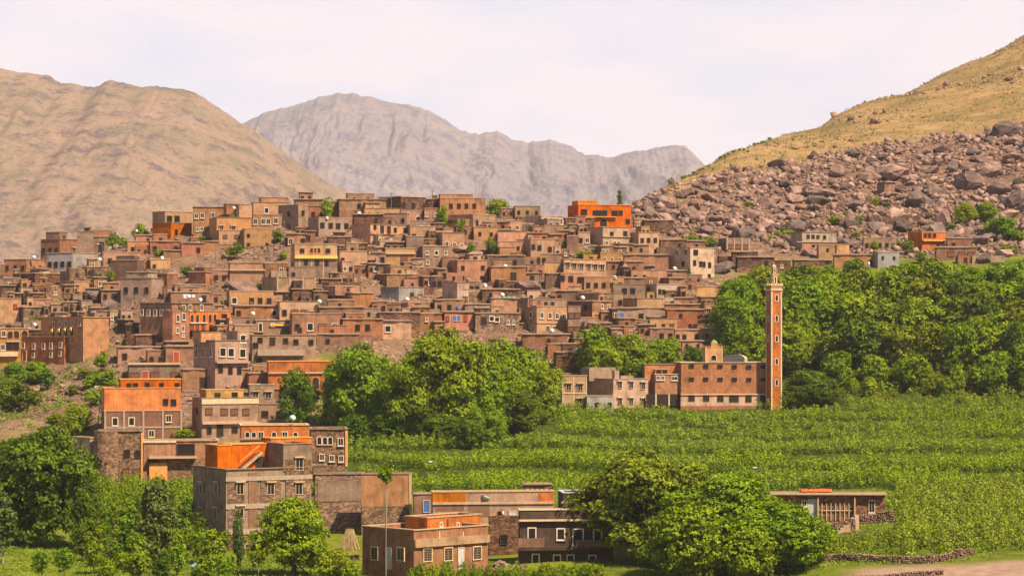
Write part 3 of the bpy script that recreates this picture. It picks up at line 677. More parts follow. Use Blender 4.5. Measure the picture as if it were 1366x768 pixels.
# brown house with arched orange gallery
G_=H(185,229,286,404,462,'red','','wwwww/-----/-----',d=9,label='big brown house with an orange arched gallery and white framed windows')
W(G_.b,'F',[(244.5,410.5),(253.5,410),(268.5,410)],'w')
b=X(G_,230,253,414.5,462,'rust',-2.6,2.7,names=('wing','wing_roof')); W(b,'F',[(237,424.5),(245,422)],'w',(.8,1.2)); W(b,'F',[(236.5,440.5),(244,438.5)],'w',(.55,.9)); W(b,'F',[(244,447)],'w',(.4,.5))
b=X(G_,253,308,415,440,'orange',-2.3,2.4,names=('gallery','gallery_roof')); W(b,'F',[(256,425),(263,425),(272,424.5),(280,424.5),(286.5,424)],'A',(.85,1.6)); W(b,'F',[(256,436.5),(263,436.5),(271,436.5),(281,436)],'s',(.75,.75)); W(b,'F',[(299,422)],'d',(1.4,.9))
slab(G_,'balcony_rail',M_WHITE,253,276,429.8,431.2,-2.3,.25)
H(176,177,231,431,447.5,'dark','d-dd','',roof='m')
H(179,181,232,447,463,'dark','','',roof='m')
h=H(155,157,225,463,486,'brown','d-rs','',roof='m')
H(218,221,258,462,486,'brown','-R--','',roof='m')
h=H(170,172,241,485,512,'grey','sRs-s','',d=7); slab(h,'ledge',M_COP,170,241,485,486.2)
# pinkish house with white windows
P_=H(258,287,332,454,522,'pink','','',d=8,label='pinkish beige house with large white framed windows and an open yellow terrace')
W(P_.b,'L',[(262.5,470),(271,470),(281.5,469.5)],'w',(.85,1.5)); W(P_.b,'F',[(297,469.5),(308,470),(323.5,471)],'W',(1.05,1.35)); W(P_.b,'F',[(294,492),(307,494),(319,494)],'d',(.8,1.2))
slab(P_,'balcony',M_CONC,287,331,482,484,0,.7)
b=X(P_,317,332,441.5,455,'pink',.15,4); W(b,'F',[(324,452)],'W',(1.0,1.3))
b=X(P_,268,295,443,455,'ochre',3.2,3,names=('terrace_room','terrace_roof'))
h=H(307,308,334,423,436,'grey','-','')
H(311,313,342,434,447,'tan','','')
# orange blank house with brown lower floors
O_=H(135,139,243,548,592,'umber','','',d=9,label='brown house with a blank bright orange upper storey above concrete framed floors')
W(O_.b,'F',[(153.5,562),(175.5,562)],'W',(.8,1.2)); W(O_.b,'F',[(176,578),(202,578),(225,558)],'w',(.8,1.0))
frame(O_,4,2)
b=X(O_,139,241,517.5,548,'orange',1.0,7.5,edge=M_ORG); W(b,'F',[(221,536),(231.5,536.5)],'d',(.75,1.0))
b=X(O_,161,241.5,506,519,'orange',3.2,5,edge=M_ORG,names=('top_storey','top_roof')); W(b,'F',[(172,514.5),(181,514),(196.5,513.5),(215.5,514),(236.5,514)],'d',(.7,.8))
# yellow-topped house and its neighbour
h=H(256,269,345,531,587,'pink','','',d=6.5,label='beige house with a pale yellow top storey, standing behind the orange gallery house')
W(h.b,'F',[(278.5,548.5),(299,549),(312.5,549),(328,549)],'s',(1.15,1.0)); W(h.b,'F',[(279,574)],'d'); W(h.b,'F',[(293.5,574)],'D'); W(h.b,'F',[(313,573)],'d',(.9,.9))
b=X(h,275,325,520,532,'ochre',1.4,4); W(b,'F',[(290,528.5)],'D',(.9,1.1)); W(b,'F',[(313,527)],'d',(.9,.9)); W(h.b,'L',[(263,548)],'d')
slab(h,'balcony',M_COP,269,345,562,564.5,0,.6); slab(h,'balcony_rail',M_CREAM,269,345,532,538,0,.12)
h=H(344,345,408,539,566,'grey','','',d=6,label='grey brown house with four dark openings and a low balcony, beside the grove edge')
W(h.b,'F',[(353.5,552),(373,552),(397.5,552)],'d',(1.0,1.0)); W(h.b,'F',[(387.5,554)],'D',(.9,1.9)); slab(h,'balcony',M_COP,345,408,563,566,0,.8)
# orange house with little arches
h=H(319,321,412,567,592,'orange','','',d=6,Y=398,label='low orange house with six small arched white windows',edge=M_CREAM)
W(h.b,'F',[(330,579.5),(338.5,579.5),(365.5,579.5),(394,580)],'a',(.55,.85)); W(h.b,'F',[(348,580),(380,580)],'w',(.7,.9)); slab(h,'ledge',M_COPD,314,412,584,586,0,.35)
h=H(412,414,464,572,622,'stone','','',d=7,Y=405,label='stone house with three joined white arches, beside the maize field')
W(h.b,'F',[(426,587.5),(433.5,587.5),(440.5,587.5)],'a',(.62,1.1)); W(h.b,'F',[(454.5,589)],'w'); W(h.b,'F',[(429.5,609.5),(442.5,611),(455,611.5)],'w',(.6,.8)); slab(h,'corner_pillar',M_ORG,460.5,464,574,622,0,.06)
# foreground block with the orange terrace
B_=H(256,301,416.5,626,758,'grey','','',d=11,Y=352,label='large stone and concrete block of flats with a bright orange roof terrace',kind='house')
b0=B_.b
for xs in ((301,329),(345,378),(378,416.5)):
    for ys in ((638,669),(676,702),(715,740)):
        slab(B_,'stone_panel',WM['stone'],xs[0]+3.2,xs[1]-3.2,ys[0],ys[1],0,.022)
W(b0,'F',[(320,651.5),(361,651.5),(398.5,651.5),(320,683),(359.5,683),(398.5,683),(317.5,717.5),(361,717)],'l',(.95,1.45))
W(b0,'L',[(269,651.5),(289.5,651.5),(268,685),(288.5,685),(268,716),(288.5,716)],'l',(.85,1.35))
slab(B_,'recess_shade',WM['umber'],331.5,343.5,630,745,0,.015)  # flat darker panel paints the shade of a recess onto the front
for ya in (636,672.5,706,741): slab(B_,'floor_band',M_CONC,301,416.5,ya,ya+2.2,0,.10)
b=X(B_,378,416.5,592,627,'grey',.02,6,names=('stair_tower','tower_roof')); W(b,'F',[(399,619)],'l',(1.0,1.5)); slab(B_,'stone_panel',WM['stone'],381,415,613,636,0,.022)
b=X(B_,308,378,592.5,625,'orange',5.0,3.0,edge=M_ORG,names=('terrace_room','terrace_roof')); W(b,'F',[(346.5,617)],'D',(1.1,1.6))
b=X(B_,290,308,594,625,'orange',4.0,4.0,edge=M_ORG,names=('terrace_wall','terrace_wall_top'))
st=MB(); 
for i in range(11):
    a,_,z=_loc(B_,321+i*2.4,622.5-i*2.05,4.7); st.box(a-.02,a+.34,4.15,4.99,z-.35,z)
st.obj('stairs',M_COP,B_.root)
a,_,z=_loc(B_,320,623.5,4.1); a2,_,z2=_loc(B_,346,601,4.1); MB().tube([(a,4.1,z+.75),(a2,4.1,z2+.75)],.07).obj('handrail',M_ORG,B_.root)
X(B_,361,416,584.5,594,'orange',6.5,3.2,edge=M_ORG,names=('rear_wall','rear_coping'))
# big blank wall house
h=H(418,419,486,632,706,'stone','','',d=10,Y=365,label='roofless looking stone house with blank walls between the flats and the orange plaster wall')
slab(h,'plaster_band',WM['grey'],424,486,641,668,0,.022); X(h,418,436,621,641,'grey',.5,4,names=('chimney_room','chimney_roof'))
h=H(481,482,549,632,704,'stone','','',d=9,Y=360,label='blank walled house of rubble stone with orange plaster upper half')
slab(h,'plaster_band',WM['salmon'],482,548,634,675,0,.022); slab(h,'corner_pillar',M_COP,545.5,549,632,704,0,.12)
# bottom terrace house
T_=H(483,552,651,707,775,'copper','','',d=9,Y=312,label='low orange terrace house with barred windows at the bottom edge',edge=M_COP)
W(T_.b,'L',[(500,737.5),(535,738.5)],'g',(1.15,1.45)); W(T_.b,'L',[(519,744)],'G',(.9,2.4)); W(T_.b,'F',[(570,739.5),(597.5,738.5),(636,737)],'g',(1.2,1.45)); W(T_.b,'F',[(614.5,744)],'G',(.95,2.4))
slab(T_,'parapet_band',WM['tan'],552,651,719.5,722.5,0,.3); 
for xa in (586,617.5): slab(T_,'pillar',M_CREAM,xa-.6,xa+.8,708.5,719.5,0,.06)
b=X(T_,570,642,690.5,709,'orange',4.2,4,names=('roof_room','roof_room_top'),edge=M_COP); W(b,'F',[(588,699),(610.5,699.5)],'w',(.3,.3)); slab(T_,'pillar',M_WOOD,596,598,692,707,4.2,.05)
# house behind it with dish
h=H(575,577,739,656,702,'pink','','',d=8,Y=352,label='long beige house with orange ended parapet and a white satellite dish',edge=M_COP)
slab(h,'parapet_panel',WM['orange'],577,621,657,669.5,0,.022); slab(h,'parapet_panel',WM['orange'],718,738,657.5,671,0,.022)
slab(h,'stone_panel',WM['umber'],580,619,672.5,681,0,.022); slab(h,'stone_panel',WM['umber'],625,653,672,689,0,.022); slab(h,'ledge',M_COP,577,739,669.5,671.5,0,.18)
W(h.b,'F',[(667.5,687.5)],'d',(.6,1.1)); W(h.b,'F',[(684,690)],'G',(.9,1.7))
h=H(651,652,696,688,742,'dark','','',d=5,Y=330,roof='n',label='ruined dark stone wall house beside the dark brown balcony house'); W(h.b,'F',[(672,719)],'d',(.8,1.1))
# dark brown house
D_=H(691,693,818,680,762,'cocoa','','',d=9,Y=322,label='dark brown house with a long balcony and white framed windows',edge=M_CREAM)
W(D_.b,'F',[(709.5,711),(748,712),(797,713)],'W',(.85,1.2)); W(D_.b,'F',[(771,716.5)],'W',(1.05,1.9)); W(D_.b,'F',[(714.5,745.5),(743,746.5),(761,746.5),(790,747)],'W',(.72,1.1))
slab(D_,'roof_ledge',M_CREAM,692,790,692.5,694,0,.5); slab(D_,'balcony',WM['cocoa'],691,816,728.5,732,0,1.1)
slab(D_,'balcony_wall',WM['umber'],691,726,717.5,731,-1.0,.1,.12); slab(D_,'balcony_wall',WM['umber'],768,812,720,731,-1.0,.1,.12)
X(D_,751,822,657,682,'cocoa',3.0,5,names=('upper_storey','upper_roof'),edge=M_GRYP)
# little sheds
h=H(698,699,736,646,660,'dark','','',d=3.5,Y=366,roof='m',minh=1,name='shed',kind='shed',label='small roofed shed with a row of round pale openings behind the long beige house')
dm=MB(); 
for i in range(5):
    a,_,z=_loc(h,704+i*6.3,653.5); dm.prism([(a+.2*math.cos(q*math.pi/5),z+.2*math.sin(q*math.pi/5)) for q in range(10)],-.06,.02)
dm.obj('round_vent',M_GRYP,h.root)
h=H(551,552,577,659,684,'umber','','',d=3,Y=358,roof='m',name='shed',kind='shed',label='dark shed with a blue door between the orange wall and the long beige house'); W(h.b,'F',[(569,675)],'B',(.85,1.5))
# hut in the fields
h=H(1027,1029,1182,660,698,'stone','','',d=5,Y=343,th=-3,roof='m',name='hut',kind='hut',label='low stone field hut with a flat overhanging roof and orange cloth on top')
W(h.b,'F',[(1084,678)],'G',(1.1,2.3)); W(h.b,'F',[(1073,671)],'w',(.5,.6)); W(h.b,'F',[(1163,675)],'w',(.6,1.4)); W(h.b,'F',[(1163,675)],'d',(.5,1.2))
for xa in (1090,1139): slab(h,'post',M_COP,xa,xa+2,662,698,0,.5)
for i in range(7): slab(h,'lattice_bar',M_CREAM,1096+i*6,1097+i*6,670,694,0,.12)
slab(h,'lattice_bar',M_CREAM,1094,1138,680,681,0,.16); slab(h,'roof_edge',M_COP,1027,1182,656.5,659.5,0,.75)
# left lower stone houses
h=H(131,134,190,575,656,'stone','','',d=8,Y=412,label='tall stone house with rounded tower wall and shuttered windows')
tw=MB(); a,_,z=_loc(h,142,574,1.5); tw.lathe([(2.0,-1.0),(1.95,z)],18,a,1.0); tw.obj('tower',WM['stone'],h.root)
W(h.b,'F',[(169.5,604),(184,605)],'d',(.8,1.0)); W(h.b,'F',[(168,634),(182,634)],'s',(.95,2.1)); slab(h,'corner_pillar',M_ORG,188,190.5,577,656,0,.1)
h=H(98,120,133,584,657,'pink','','',d=6,Y=415,label='pinkish plastered house at the left of the stone tower, behind the tall grove'); W(h.b,'L',[(108,603),(111,632)],'d',(.8,1.3))
h=H(188,190,292,588,648,'rust','','',d=8,Y=416,label='terraced brown house with a wooden porch below the orange blank house',edge=M_COP)
W(h.b,'F',[(248,599)],'d',(2.6,1.6)); slab(h,'balcony',M_COP,198,262,608.5,610.5,0,1.3); slab(h,'stone_panel',WM['stone'],224,292,611,648,0,.022); slab(h,'porch',M_ORG,199,223,617,645,0,.5)
W(h.b,'F',[(205,622)],'d',(1.5,2.0)); slab(h,'railing',M_CREAM,190,235,587,590,0,.1)
# central lower terraces
h=H(242,243,334,493,521,'brown','-D-d-','',roof='m',d=6)
h=H(331,333,366,513,537,'grey','ll','',d=6); H(329,332,362,498,516,'brown','','',roof='m')
h=H(356,358,448,482,526,'orange','','',d=6,edge=M_ORG,label='orange house with a long blank parapet, half hidden by the dark round walnut'); W(h.b,'F',[(437.5,511)],'A',(1.4,2.2)); W(h.b,'F',[(421,511)],'A',(1.2,2.2)); slab(h,'ledge',M_COP,358,448,496,498,0,.3)
h=H(333,336,422,447,485,'grey','','',d=7,label='grey brown house with a long concrete balcony above the orange blank parapet'); W(h.b,'F',[(347,453.5),(381,454.5),(395,456),(415,456.5)],'d',(.8,.9)); W(h.b,'F',[(363.5,455)],'D',(.9,1.3)); W(h.b,'F',[(341,460.5),(346,481)],'d',(.9,.9)); slab(h,'balcony',M_CONC,343,406,466.5,474,0,1.0)
h=H(338,341,391,427,448,'brown','','',d=6); W(h.b,'F',[(347.5,437)],'W',(.55,1.6)); W(h.b,'F',[(364,433),(377,432)],'w',(.5,.5)); slab(h,'balcony_rail',M_YEL,360,391,432,434.5,0,.3)
h=H(369,373,425,402,428,'tan','dss-','',d=5); slab(h,'balcony',M_COP,388,424,417,420,0,.5)
h=H(386,389,454,418,450,'red','dWsW','',d=6); W(h.b,'F',[(430,441),(445,444),(400,440)],'d',(.7,.8))
H(410,412,480,446,463,'red','dd--','',roof='m')
H(455,457,511,426,447,'rust','-dd-','',roof='m')
h=H(492,495,549,428,449,'tan','','',roof='m'); W(h.b,'F',[(496,438.5),(503,438)],'w',(.6,.9)); W(h.b,'F',[(517.5,438.5)],'W',(1.0,1.1))
H(503,506,560,417,431,'dark','','',roof='m')
H(424,426,486,410,428,'brown','d--d','',roof='m'); 
H(540,542,590,418,436,'rust','--d-','',roof='m')
h=H(588,593,632,416,442,'salmon','','',d=5,label='salmon house with blue window shutters and red side windows at the top of the grove',roof='m'); W(h.b,'F',[(606,424.5),(611.5,424.5)],'b',(.75,1.0)); W(h.b,'F',[(597,425),(621,425)],'r',(.5,1.0))
h=H(631,634,693,418,447,'stone','','',d=6,roof='m'); W(h.b,'F',[(645.5,428)],'D',(1.0,1.3)); W(h.b,'F',[(656,425),(663,426)],'W',(.75,.75)); W(h.b,'F',[(678,430),(685,430)],'w',(.4,.7))
h=H(652,655,692,398,419,'salmon','-','',roof='m'); 
h=H(651,655,672,408,420,'tan','-d-','')
H(618,620,656,406,420,'grey','','',roof='m')
h=H(595,612,643,386,407,'pale','s-','',d=5); slab(h,'stone_panel',WM['stone'],625,643,388,407,0,.022)
h=H(642,643,693,386,400,'dark','-d--','',roof='m')
# two storey tan house with white windows
h=H(695,716,757,408,448,'tan','','',d=6,label='two floor tan house with eight white framed windows above the big grove')
W(h.b,'L',[(708.5,420)],'W',(.8,1.0)); W(h.b,'L',[(711.5,438)],'w'); W(h.b,'F',[(722.5,420.5),(733.5,421),(743,421.5),(752.5,422)],'w',(.7,1.0)); W(h.b,'F',[(730.5,438.5),(739.5,439),(749.5,439.5)],'w',(.75,1.1)); slab(h,'floor_band',M_COP,716,757,430,431.2,0,.15)
b=X(h,704,756,399,408.5,'grey',1.8,4); W(b,'F',[(708,404),(719,404.5)],'r',(.5,.9)); W(b,'F',[(728,406),(737,406)],'d',(.6,.9))
H(701,703,739,387,402,'pale','ddd','')
h=H(756,758,775,408,448,'grey','ss/ss','',d=5)
H(695,697,767,446,462,'rust','--d-W','',roof='m')
H(728,731,784,459,475,'red','-d-','',roof='m',d=5)
h=H(738,742,783,470,500,'dark','d-/D-','',roof='m',d=6)
h=H(748,750,783,501,545,'tan','','',d=6,label='tan house with white corner strips and lintels standing at the field edge'); W(h.b,'F',[(758.5,516),(774,516.5)],'l',(.8,1.1)); W(h.b,'F',[(773,536)],'l',(.8,1.1)); 
for xa in (750,764.5,781.5): slab(h,'strip',M_CREAM,xa,xa+1.2,503,545,0,.06)
slab(h,'strip',M_CREAM,750,783,523.5,524.8,0,.09)
# unfinished pinkish house
h=H(782,818,865,505.5,547,'pink','','',d=8,label='unfinished pinkish block house with stub walls rising from its roof',edge=M_CONC)
W(h.b,'F',[(826.5,513.5),(841.5,513.5),(857.5,514.5),(826.5,535.5),(841.5,535.5),(857.5,536)],'l',(.95,1.05))
X(h,820,826,494,507,'pink',.4,.8,names=('stub_wall','stub_top'),roof='n'); X(h,828,845,501,507,'pink',.4,.6,names=('stub_wall','stub_top'),roof='n')
b=X(h,786,822,490,507,'grey',5.5,2.5,names=('rear_room','rear_roof'),roof='n')
h=H(781,783,818,528,548,'slate','-d-d','',d=4,minh=2,label='low grey annex with two small windows in front of the unfinished block house')
# east part between grove and mosque
H(865,867,899,438,456,'rust','-dd','',roof='m')
h=H(887,890,939,413,441,'red','-d-d/s-d-','',d=6,roof='m')
h=H(897,900,951,440,457,'salmon','dd-dd-','',roof='m'); H(934,937,962,438,453,'grey','dd','')
H(934,936,972,426,438,'red','d-d','',roof='m')
H(908,910,938,455,466,'brown','dd','',roof='m'); H(873,875,908,455,470,'brown','d-','',roof='m')
h=H(821,823,889,411,432,'grey','B-d--','',roof='m'); 
H(829,850,887,398,413,'tan','','',d=5)
h=H(865,867,903,425,440,'tan','dds','')
H(886,888,937,406,420,'rust','--s-','',roof='m')
h=H(921,940,969,404,424,'grey','lld','')
H(928,929,959,382,401,'tan','','')
h=H(815,818,861,379,400,'grey','','',d=5,label='grey concrete house with a shaded ground opening below two dark windows'); W(h.b,'F',[(833,388),(844,388)],'d',(.9,1.0)); slab(h,'lintel',M_COPD,818,861,397.5,400,0,.4)
h=H(858,876,907,379,402,'pale','','',d=5); W(h.b,'F',[(880,389),(885,389.5),(889.5,390),(895,390)],'d',(.6,.9)); W(h.b,'L',[(865,388)],'d',(.8,1.2)); slab(h,'balcony',M_CONC,876,907,397,402,0,1.2)
H(805,808,831,391,412,'grey','d-d','')
h=H(757,790,816,402,431,'red','','dd/dd',d=7,roof='m'); W(h.b,'F',[(795,423),(802,424),(811,424)],'r',(.6,.9)); W(h.b,'F',[(803,408.5),(811,409)],'w',(.5,.8)); slab(h,'plaster_band',WM['salmon'],790,815.5,416,431,0,.022)
H(738,740,777,388,404,'umber','d-d','',roof='m')
h=H(771,790,807,388,403,'tan','d','',d=5)
# mid slope right
h=H(777,779,833,369,388,'tan','ddddd','',d=5)
h=H(746,748,778,364,387,'salmon','','',d=5,label='salmon pink house with three dark square windows below the row of lintel windows'); W(h.b,'F',[(750,371),(761.5,372),(773.5,373)],'d',(.95,1.05))
H(726,728,748,365,387,'umber','','',roof='m')
h=H(748,752,809,346,371,'pink','','',d=6,label='long pinkish house with six windows under small lintels'); W(h.b,'F',[(757.5,354),(766.5,355),(776,355.5),(785.5,356),(794.5,356.5),(803.5,357)],'l',(.7,1.0))
H(724,726,748,350,367,'tan','','')
h=H(652,655,702,356,379,'rust','--D-','',roof='m'); H(701,703,726,353,371,'red','dd','')
H(647,650,700,341,358,'umber','-d','',roof='m')
h=H(600,610,650,347,377,'salmon','d-d/d-d','',d=6)
h=H(689,708,739,319,345,'tan','','',d=8,label='tan cube house with three windows and a long sloping salmon parapet'); W(h.b,'F',[(711.5,329.5),(719.5,330.5),(733.5,332.5)],'d',(.7,1.0)); slab(h,'corner_pillar',M_COP,723,724,321,344,0,.05)
H(662,664,700,322,337,'salmon','dd','') 
H(663,664,706,309,324,'salmon','','')
H(738,740,748,328,343,'tan','d','')
H(630,632,664,303,318,'tan','dd','')
h=H(598,631,661,286,305,'tan','d-d','',d=7)
h=H(701,722,752,288,303,'pale','','',d=6,label='pale house with four white framed windows below the orange balcony house',edge=M_COP); W(h.b,'F',[(727.5,293.5),(735,294),(740.5,294.5),(748,295.5)],'w',(.7,1.1))
H(704,726,757,300,314,'grey','','')
h=H(784,804,841,303,331,'pale','','',d=7,label='pale pink house with white windows right below the orange balcony house'); W(h.b,'F',[(809,324),(820,324.5),(825.5,324.5)],'w',(.6,.8)); W(h.b,'F',[(834,312)],'d',(.8,1.1)); W(h.b,'F',[(816,312)],'d',(.7,.8)); slab(h,'floor_band',M_COP,804,841,315,316.5,0,.25)
H(840,852,879,310,342,'tan','ddd/--d','',d=6)
h=H(800,801,833,337,351,'ochre','www','')
H(831,833,892,340,361,'brown','','',roof='m'); H(808,810,858,349,362,'brown','d-d','',roof='m')
H(840,842,889,360,375,'salmon','dd--','')
H(832,833,861,371,381,'brown','-','',roof='m'); H(885,887,916,361,378,'grey','d','',roof='m')
h=H(888,921,953,330,375,'pale','','',d=9,label='tall pale boxy house with plain walls, right of the terraced village centre')
W(h.b,'F',[(928,336.5)],'d',(1.0,1.0)); W(h.b,'F',[(926.5,350.5),(934.5,352),(939,352.5),(946.5,353.5)],'d',(.6,1.0)); W(h.b,'L',[(903,337),(915.5,336.5)],'l',(.7,.9)); W(h.b,'L',[(911.5,352)],'d'); W(h.b,'F',[(946,368)],'d',(.6,.7))
X(h,935,942,331.5,340,'orange',1.5,2,names=('roof_room','roof_room_top'))
H(879,881,916,320,333,'dark','-d','',roof='m')
H(752,754,793,291,306,'dark','','',roof='m')
h=H(958,969,1000,318,336,'grey','sss','',d=5); frame(h,3,1)
H(975,977,1011,336,353,'dark','','',roof='m')
H(857,859,899,294,304,'dark','','',roof='m',minh=2)
# ridge
h=H(685,687,721,275,289,'grey','ddd','')
R_=H(757,771,842,273,304,'orange','','',d=9,label='bright orange house with balcony loggias standing on the ridge',edge=M_ORG)
W(R_.b,'F',[(779,283),(798,284.5),(806,284.5),(820,285)],'d',(1.3,1.2)); W(R_.b,'F',[(793,284)],'d',(.7,1.0)); W(R_.b,'F',[(805,297)],'A',(1.7,1.7)); W(R_.b,'F',[(828,284),(837.5,295.5)],'d',(.8,1.0)); slab(R_,'balcony',M_ORG,775,822,288.5,290,0,.7)
X(R_,771,796,268,275,'orange',2,5,edge=M_ORG)
K_=H(585,587,648,264,282,'salmon','-dddd-','',d=7,label='reddish salmon house with a stepped parapet on the ridge'); X(K_,587,631,259,266,'salmon',1.5,4)
H(568,570,588,266,279,'dark','d','',roof='m')
h=H(504,535,569,262,281,'dark','d-d-d','',d=8,label='dark grey unfinished house with square openings on the ridge crest'); 
H(563,566,584,278,302,'red','w-w/w-w','')
H(533,535,564,281,300,'pink','-W','')
H(484,486,534,278,292,'ochre','ddd-','')
h=H(509,543,556,284,300,'grey','','d-d',d=6); H(470,472,511,286,300,'dark','-d','',roof='m')
h=H(469,494,546,299,329,'tan','','',d=6,label='tan two floor house with tall dark doorways in the upper village'); W(h.b,'F',[(500,303),(527,307),(540,307)],'d',(.7,.9)); W(h.b,'F',[(509.5,306),(518.5,306.5)],'D',(.9,1.5)); W(h.b,'F',[(507.5,320.5)],'D',(.8,1.5)); W(h.b,'F',[(515.5,320),(523.5,320.5)],'d',(.8,.8)); slab(h,'floor_band',M_COP,494,546,312,313.5,0,.3)
h=H(544,547,581,302,326,'tan','d-W','',d=5)
h=H(581,590,620,310,341,'brown','','',d=5); W(h.b,'F',[(596,326),(606,327.5),(616,329)],'w',(.7,1.1))
H(540,542,566,315,341,'grey','','')
h=H(560,564,600,328,356,'grey','wWw/w-w','',d=6,label='grey brown house with two rows of white framed windows in the upper village centre')
h=H(510,514,554,331,355,'ochre','--s-','',d=5); slab(h,'balcony',M_COP,510,554,336,339,0,.4)
h=H(450,453,490,335,356,'pink','d---','',d=5)
H(436,438,469,316,334,'dark','','',roof='m')
# yellow arched house
Y_=H(388,393,450,325,373,'ochre','','',d=7,label='ochre yellow house with a small triple arched loggia under its roof line')
W(Y_.b,'F',[(416,334),(420.5,334),(425,334)],'A',(.75,1.0)); W(Y_.b,'F',[(403,334.5),(437.5,334.5)],'d',(.8,.8)); W(Y_.b,'F',[(408,350),(423,350.5),(435.5,351)],'d',(.8,1.0)); slab(Y_,'balcony',M_YEL,393,450,341,345,0,.5)
for xa in (399,415,431): slab(Y_,'pillar',M_COP,xa,xa+1.2,345,372,0,.08)
slab(Y_,'lower_wall',WM['grey'],393,450,345.5,373,0,.022)
h=H(349,369,421,370,402,'grey','','',d=7,label='grey concrete house of framed panels below the ochre arched house',edge=M_COPD); frame(h,3,1)
h=H(383,385,421,356,373,'grey','d--','')
h=H(304,306,384,350,379,'brown','','',d=7); b=X(h,353,384,350.5,379,'rust',-.35,.6,names=('wing','wing_roof')); W(b,'F',[(375.5,361.5)],'w',(.8,1.1)); slab(h,'ledge',M_COP,306,354,359,361,0,.4)
h=H(411,425,470,290,316,'grey','','',d=6,label='grey house with a row of four dark windows near the left ridge'); W(h.b,'F',[(430,300.5),(441,301),(451,301.5),(462,301.5)],'d',(.95,1.1))
h=H(409,412,473,275,293,'brown','ddd--','',d=5); 
H(449,452,523,266,282,'brown','-d--','',roof='m')
H(392,394,431,266,282,'brown','','',roof='m'); H(430,432,452,269,283,'brown','','')
h=H(371,398,412,273,310,'grey','','d/s',d=7); W(h.b,'F',[(404,284)],'d')
h=H(335,337,398,286,307,'brown','','',d=6,label='brown house with four white framed windows in the upper left village'); W(h.b,'F',[(340.5,295.5),(351,295.5),(358,295.5),(368,294.5)],'w',(.85,1.1))
h=H(335,338,386,270,288,'tan','-W--','',d=5); X(h,348,385,263.5,271,'salmon',2,4)
h=H(279,289,336,290,324,'ochre','','',d=8,label='orange tan house with a stepped stair parapet in the upper left village'); W(h.b,'F',[(295.5,304.5),(311.5,305)],'l',(.8,.9)); X(h,319,336,273,292,'tan',.6,5,names=('stair_tower','tower_roof')); X(h,302,320,272,285,'brown',4,3,roof='m')
h=H(257,258,306,276,318,'brown','','',d=7,label='tall brown house with small white framed windows, tallest of the upper left village'); W(h.b,'F',[(262,288),(270,287.5),(284,287)],'w',(.7,1.0)); W(h.b,'F',[(263.5,306),(269.5,305.5)],'w',(.5,.7))
h=H(289,292,324,307,332,'tan','ss/d-','',d=5); 
h=H(323,326,362,305,332,'tan','d--/d-d','',d=5)
h=H(203,228,256,297,318,'orange','d-','',d=6)
h=H(203,220,257,282,300,'tan','','',d=6,label='tan house with open roof loggia at the upper left of the village'); W(h.b,'F',[(226,292),(236,292)],'d',(1.2,1.3))
H(198,200,241,322,340,'red','d-d','',roof='m')
H(240,242,273,324,342,'rust','-d','',roof='m'); H(268,270,291,322,339,'salmon','','',roof='m')
H(216,218,241,334,349,'brown','-','',roof='m'); H(199,201,223,346,361,'tan','d-','')
h=H(202,223,238,365,392,'brown','','',d=5); 
h=H(251,274,297,363,386,'rust','s','-',d=5,roof='m')
H(231,233,276,380,393,'brown','','',roof='m')
h=H(225,228,281,390,405,'brown','--D','',roof='m')
h=H(302,306,365,388,410,'tan','W-ddd','',d=5)
H(310,313,372,408,426,'rust','d---W','',roof='m')
h=H(503,516,559,366,385,'brown','','',roof='m',d=5)
h=H(508,532,566,383,404,'slate','-Ds','',d=5,label='light grey block with a dark door in the rubble at the village centre')
V_=H(443,470,498,391,413,'red','','',d=7,roof='m',label='tall tapering reddish adobe house with a smaller top storey in the village centre'); X(V_,447,480,382,393,'red',2,4,roof='m',F_='-D-')
H(519,545,579,404,419,'brown','www','',d=5,roof='m'); H(577,580,619,400,418,'rust','dd-','',roof='m')
h=H(590,610,626,377,409,'pale','-/s','',d=5)
h=H(425,428,456,372,391,'dark','D-','',roof='m'); 
H(388,390,425,386,402,'dark','','',roof='m')
# east hamlet below the boulders
h=H(1054,1070,1116,310,336,'pale','','',d=6,label='pale house with a tan orange lower floor among the boulders'); W(h.b,'F',[(1078,315.5),(1084.5,315.5),(1091,316),(1100,316.5)],'d',(.6,.7)); slab(h,'plaster_band',WM['salmon'],1070,1116,323.5,336,0,.022); W(h.b,'F',[(1085,329),(1098,329.5)],'d',(.6,.8)); slab(h,'ledge',M_COP,1062,1116,322,323.5,0,.25)
H(1115,1116,1133,326,338,'ochre','-','')
h=H(1150,1152,1196,317,334,'grey','ddddd','')
h=H(1211,1230,1262,309,335,'orange','','',d=6,label='bright orange house below the boulder field at the hamlet edge',edge=M_ORG); W(h.b,'F',[(1234,314),(1240,314),(1246.5,314)],'d',(.6,.8)); slab(h,'balcony',M_ORG,1230,1262,319.5,322,0,.6); W(h.b,'F',[(1252,330)],'d',(1.1,1.2))
h=H(1160,1171,1200,336,359,'slate','dd/--','',d=5,label='light grey cube house just above the grove in the boulder hamlet')
H(1111,1113,1168,340,358,'brown','---d','',roof='m')
H(981,984,1033,343,359,'dark','-d','',roof='m'); H(1262,1264,1296,318,335,'brown','d-','',roof='m')
h=H(1247,1249,1302,330,347,'umber','-sss','',roof='m'); H(1295,1297,1341,341,352,'grey','','',roof='n',minh=1.6)
H(1057,1059,1099,347,359,'dark','','',roof='m',minh=1.6)
h=H(1170,1180,1194,243,261,'stone','','',d=4,roof='m',label='tiny stone hut alone in the middle of the boulder field',name='hut',kind='hut')

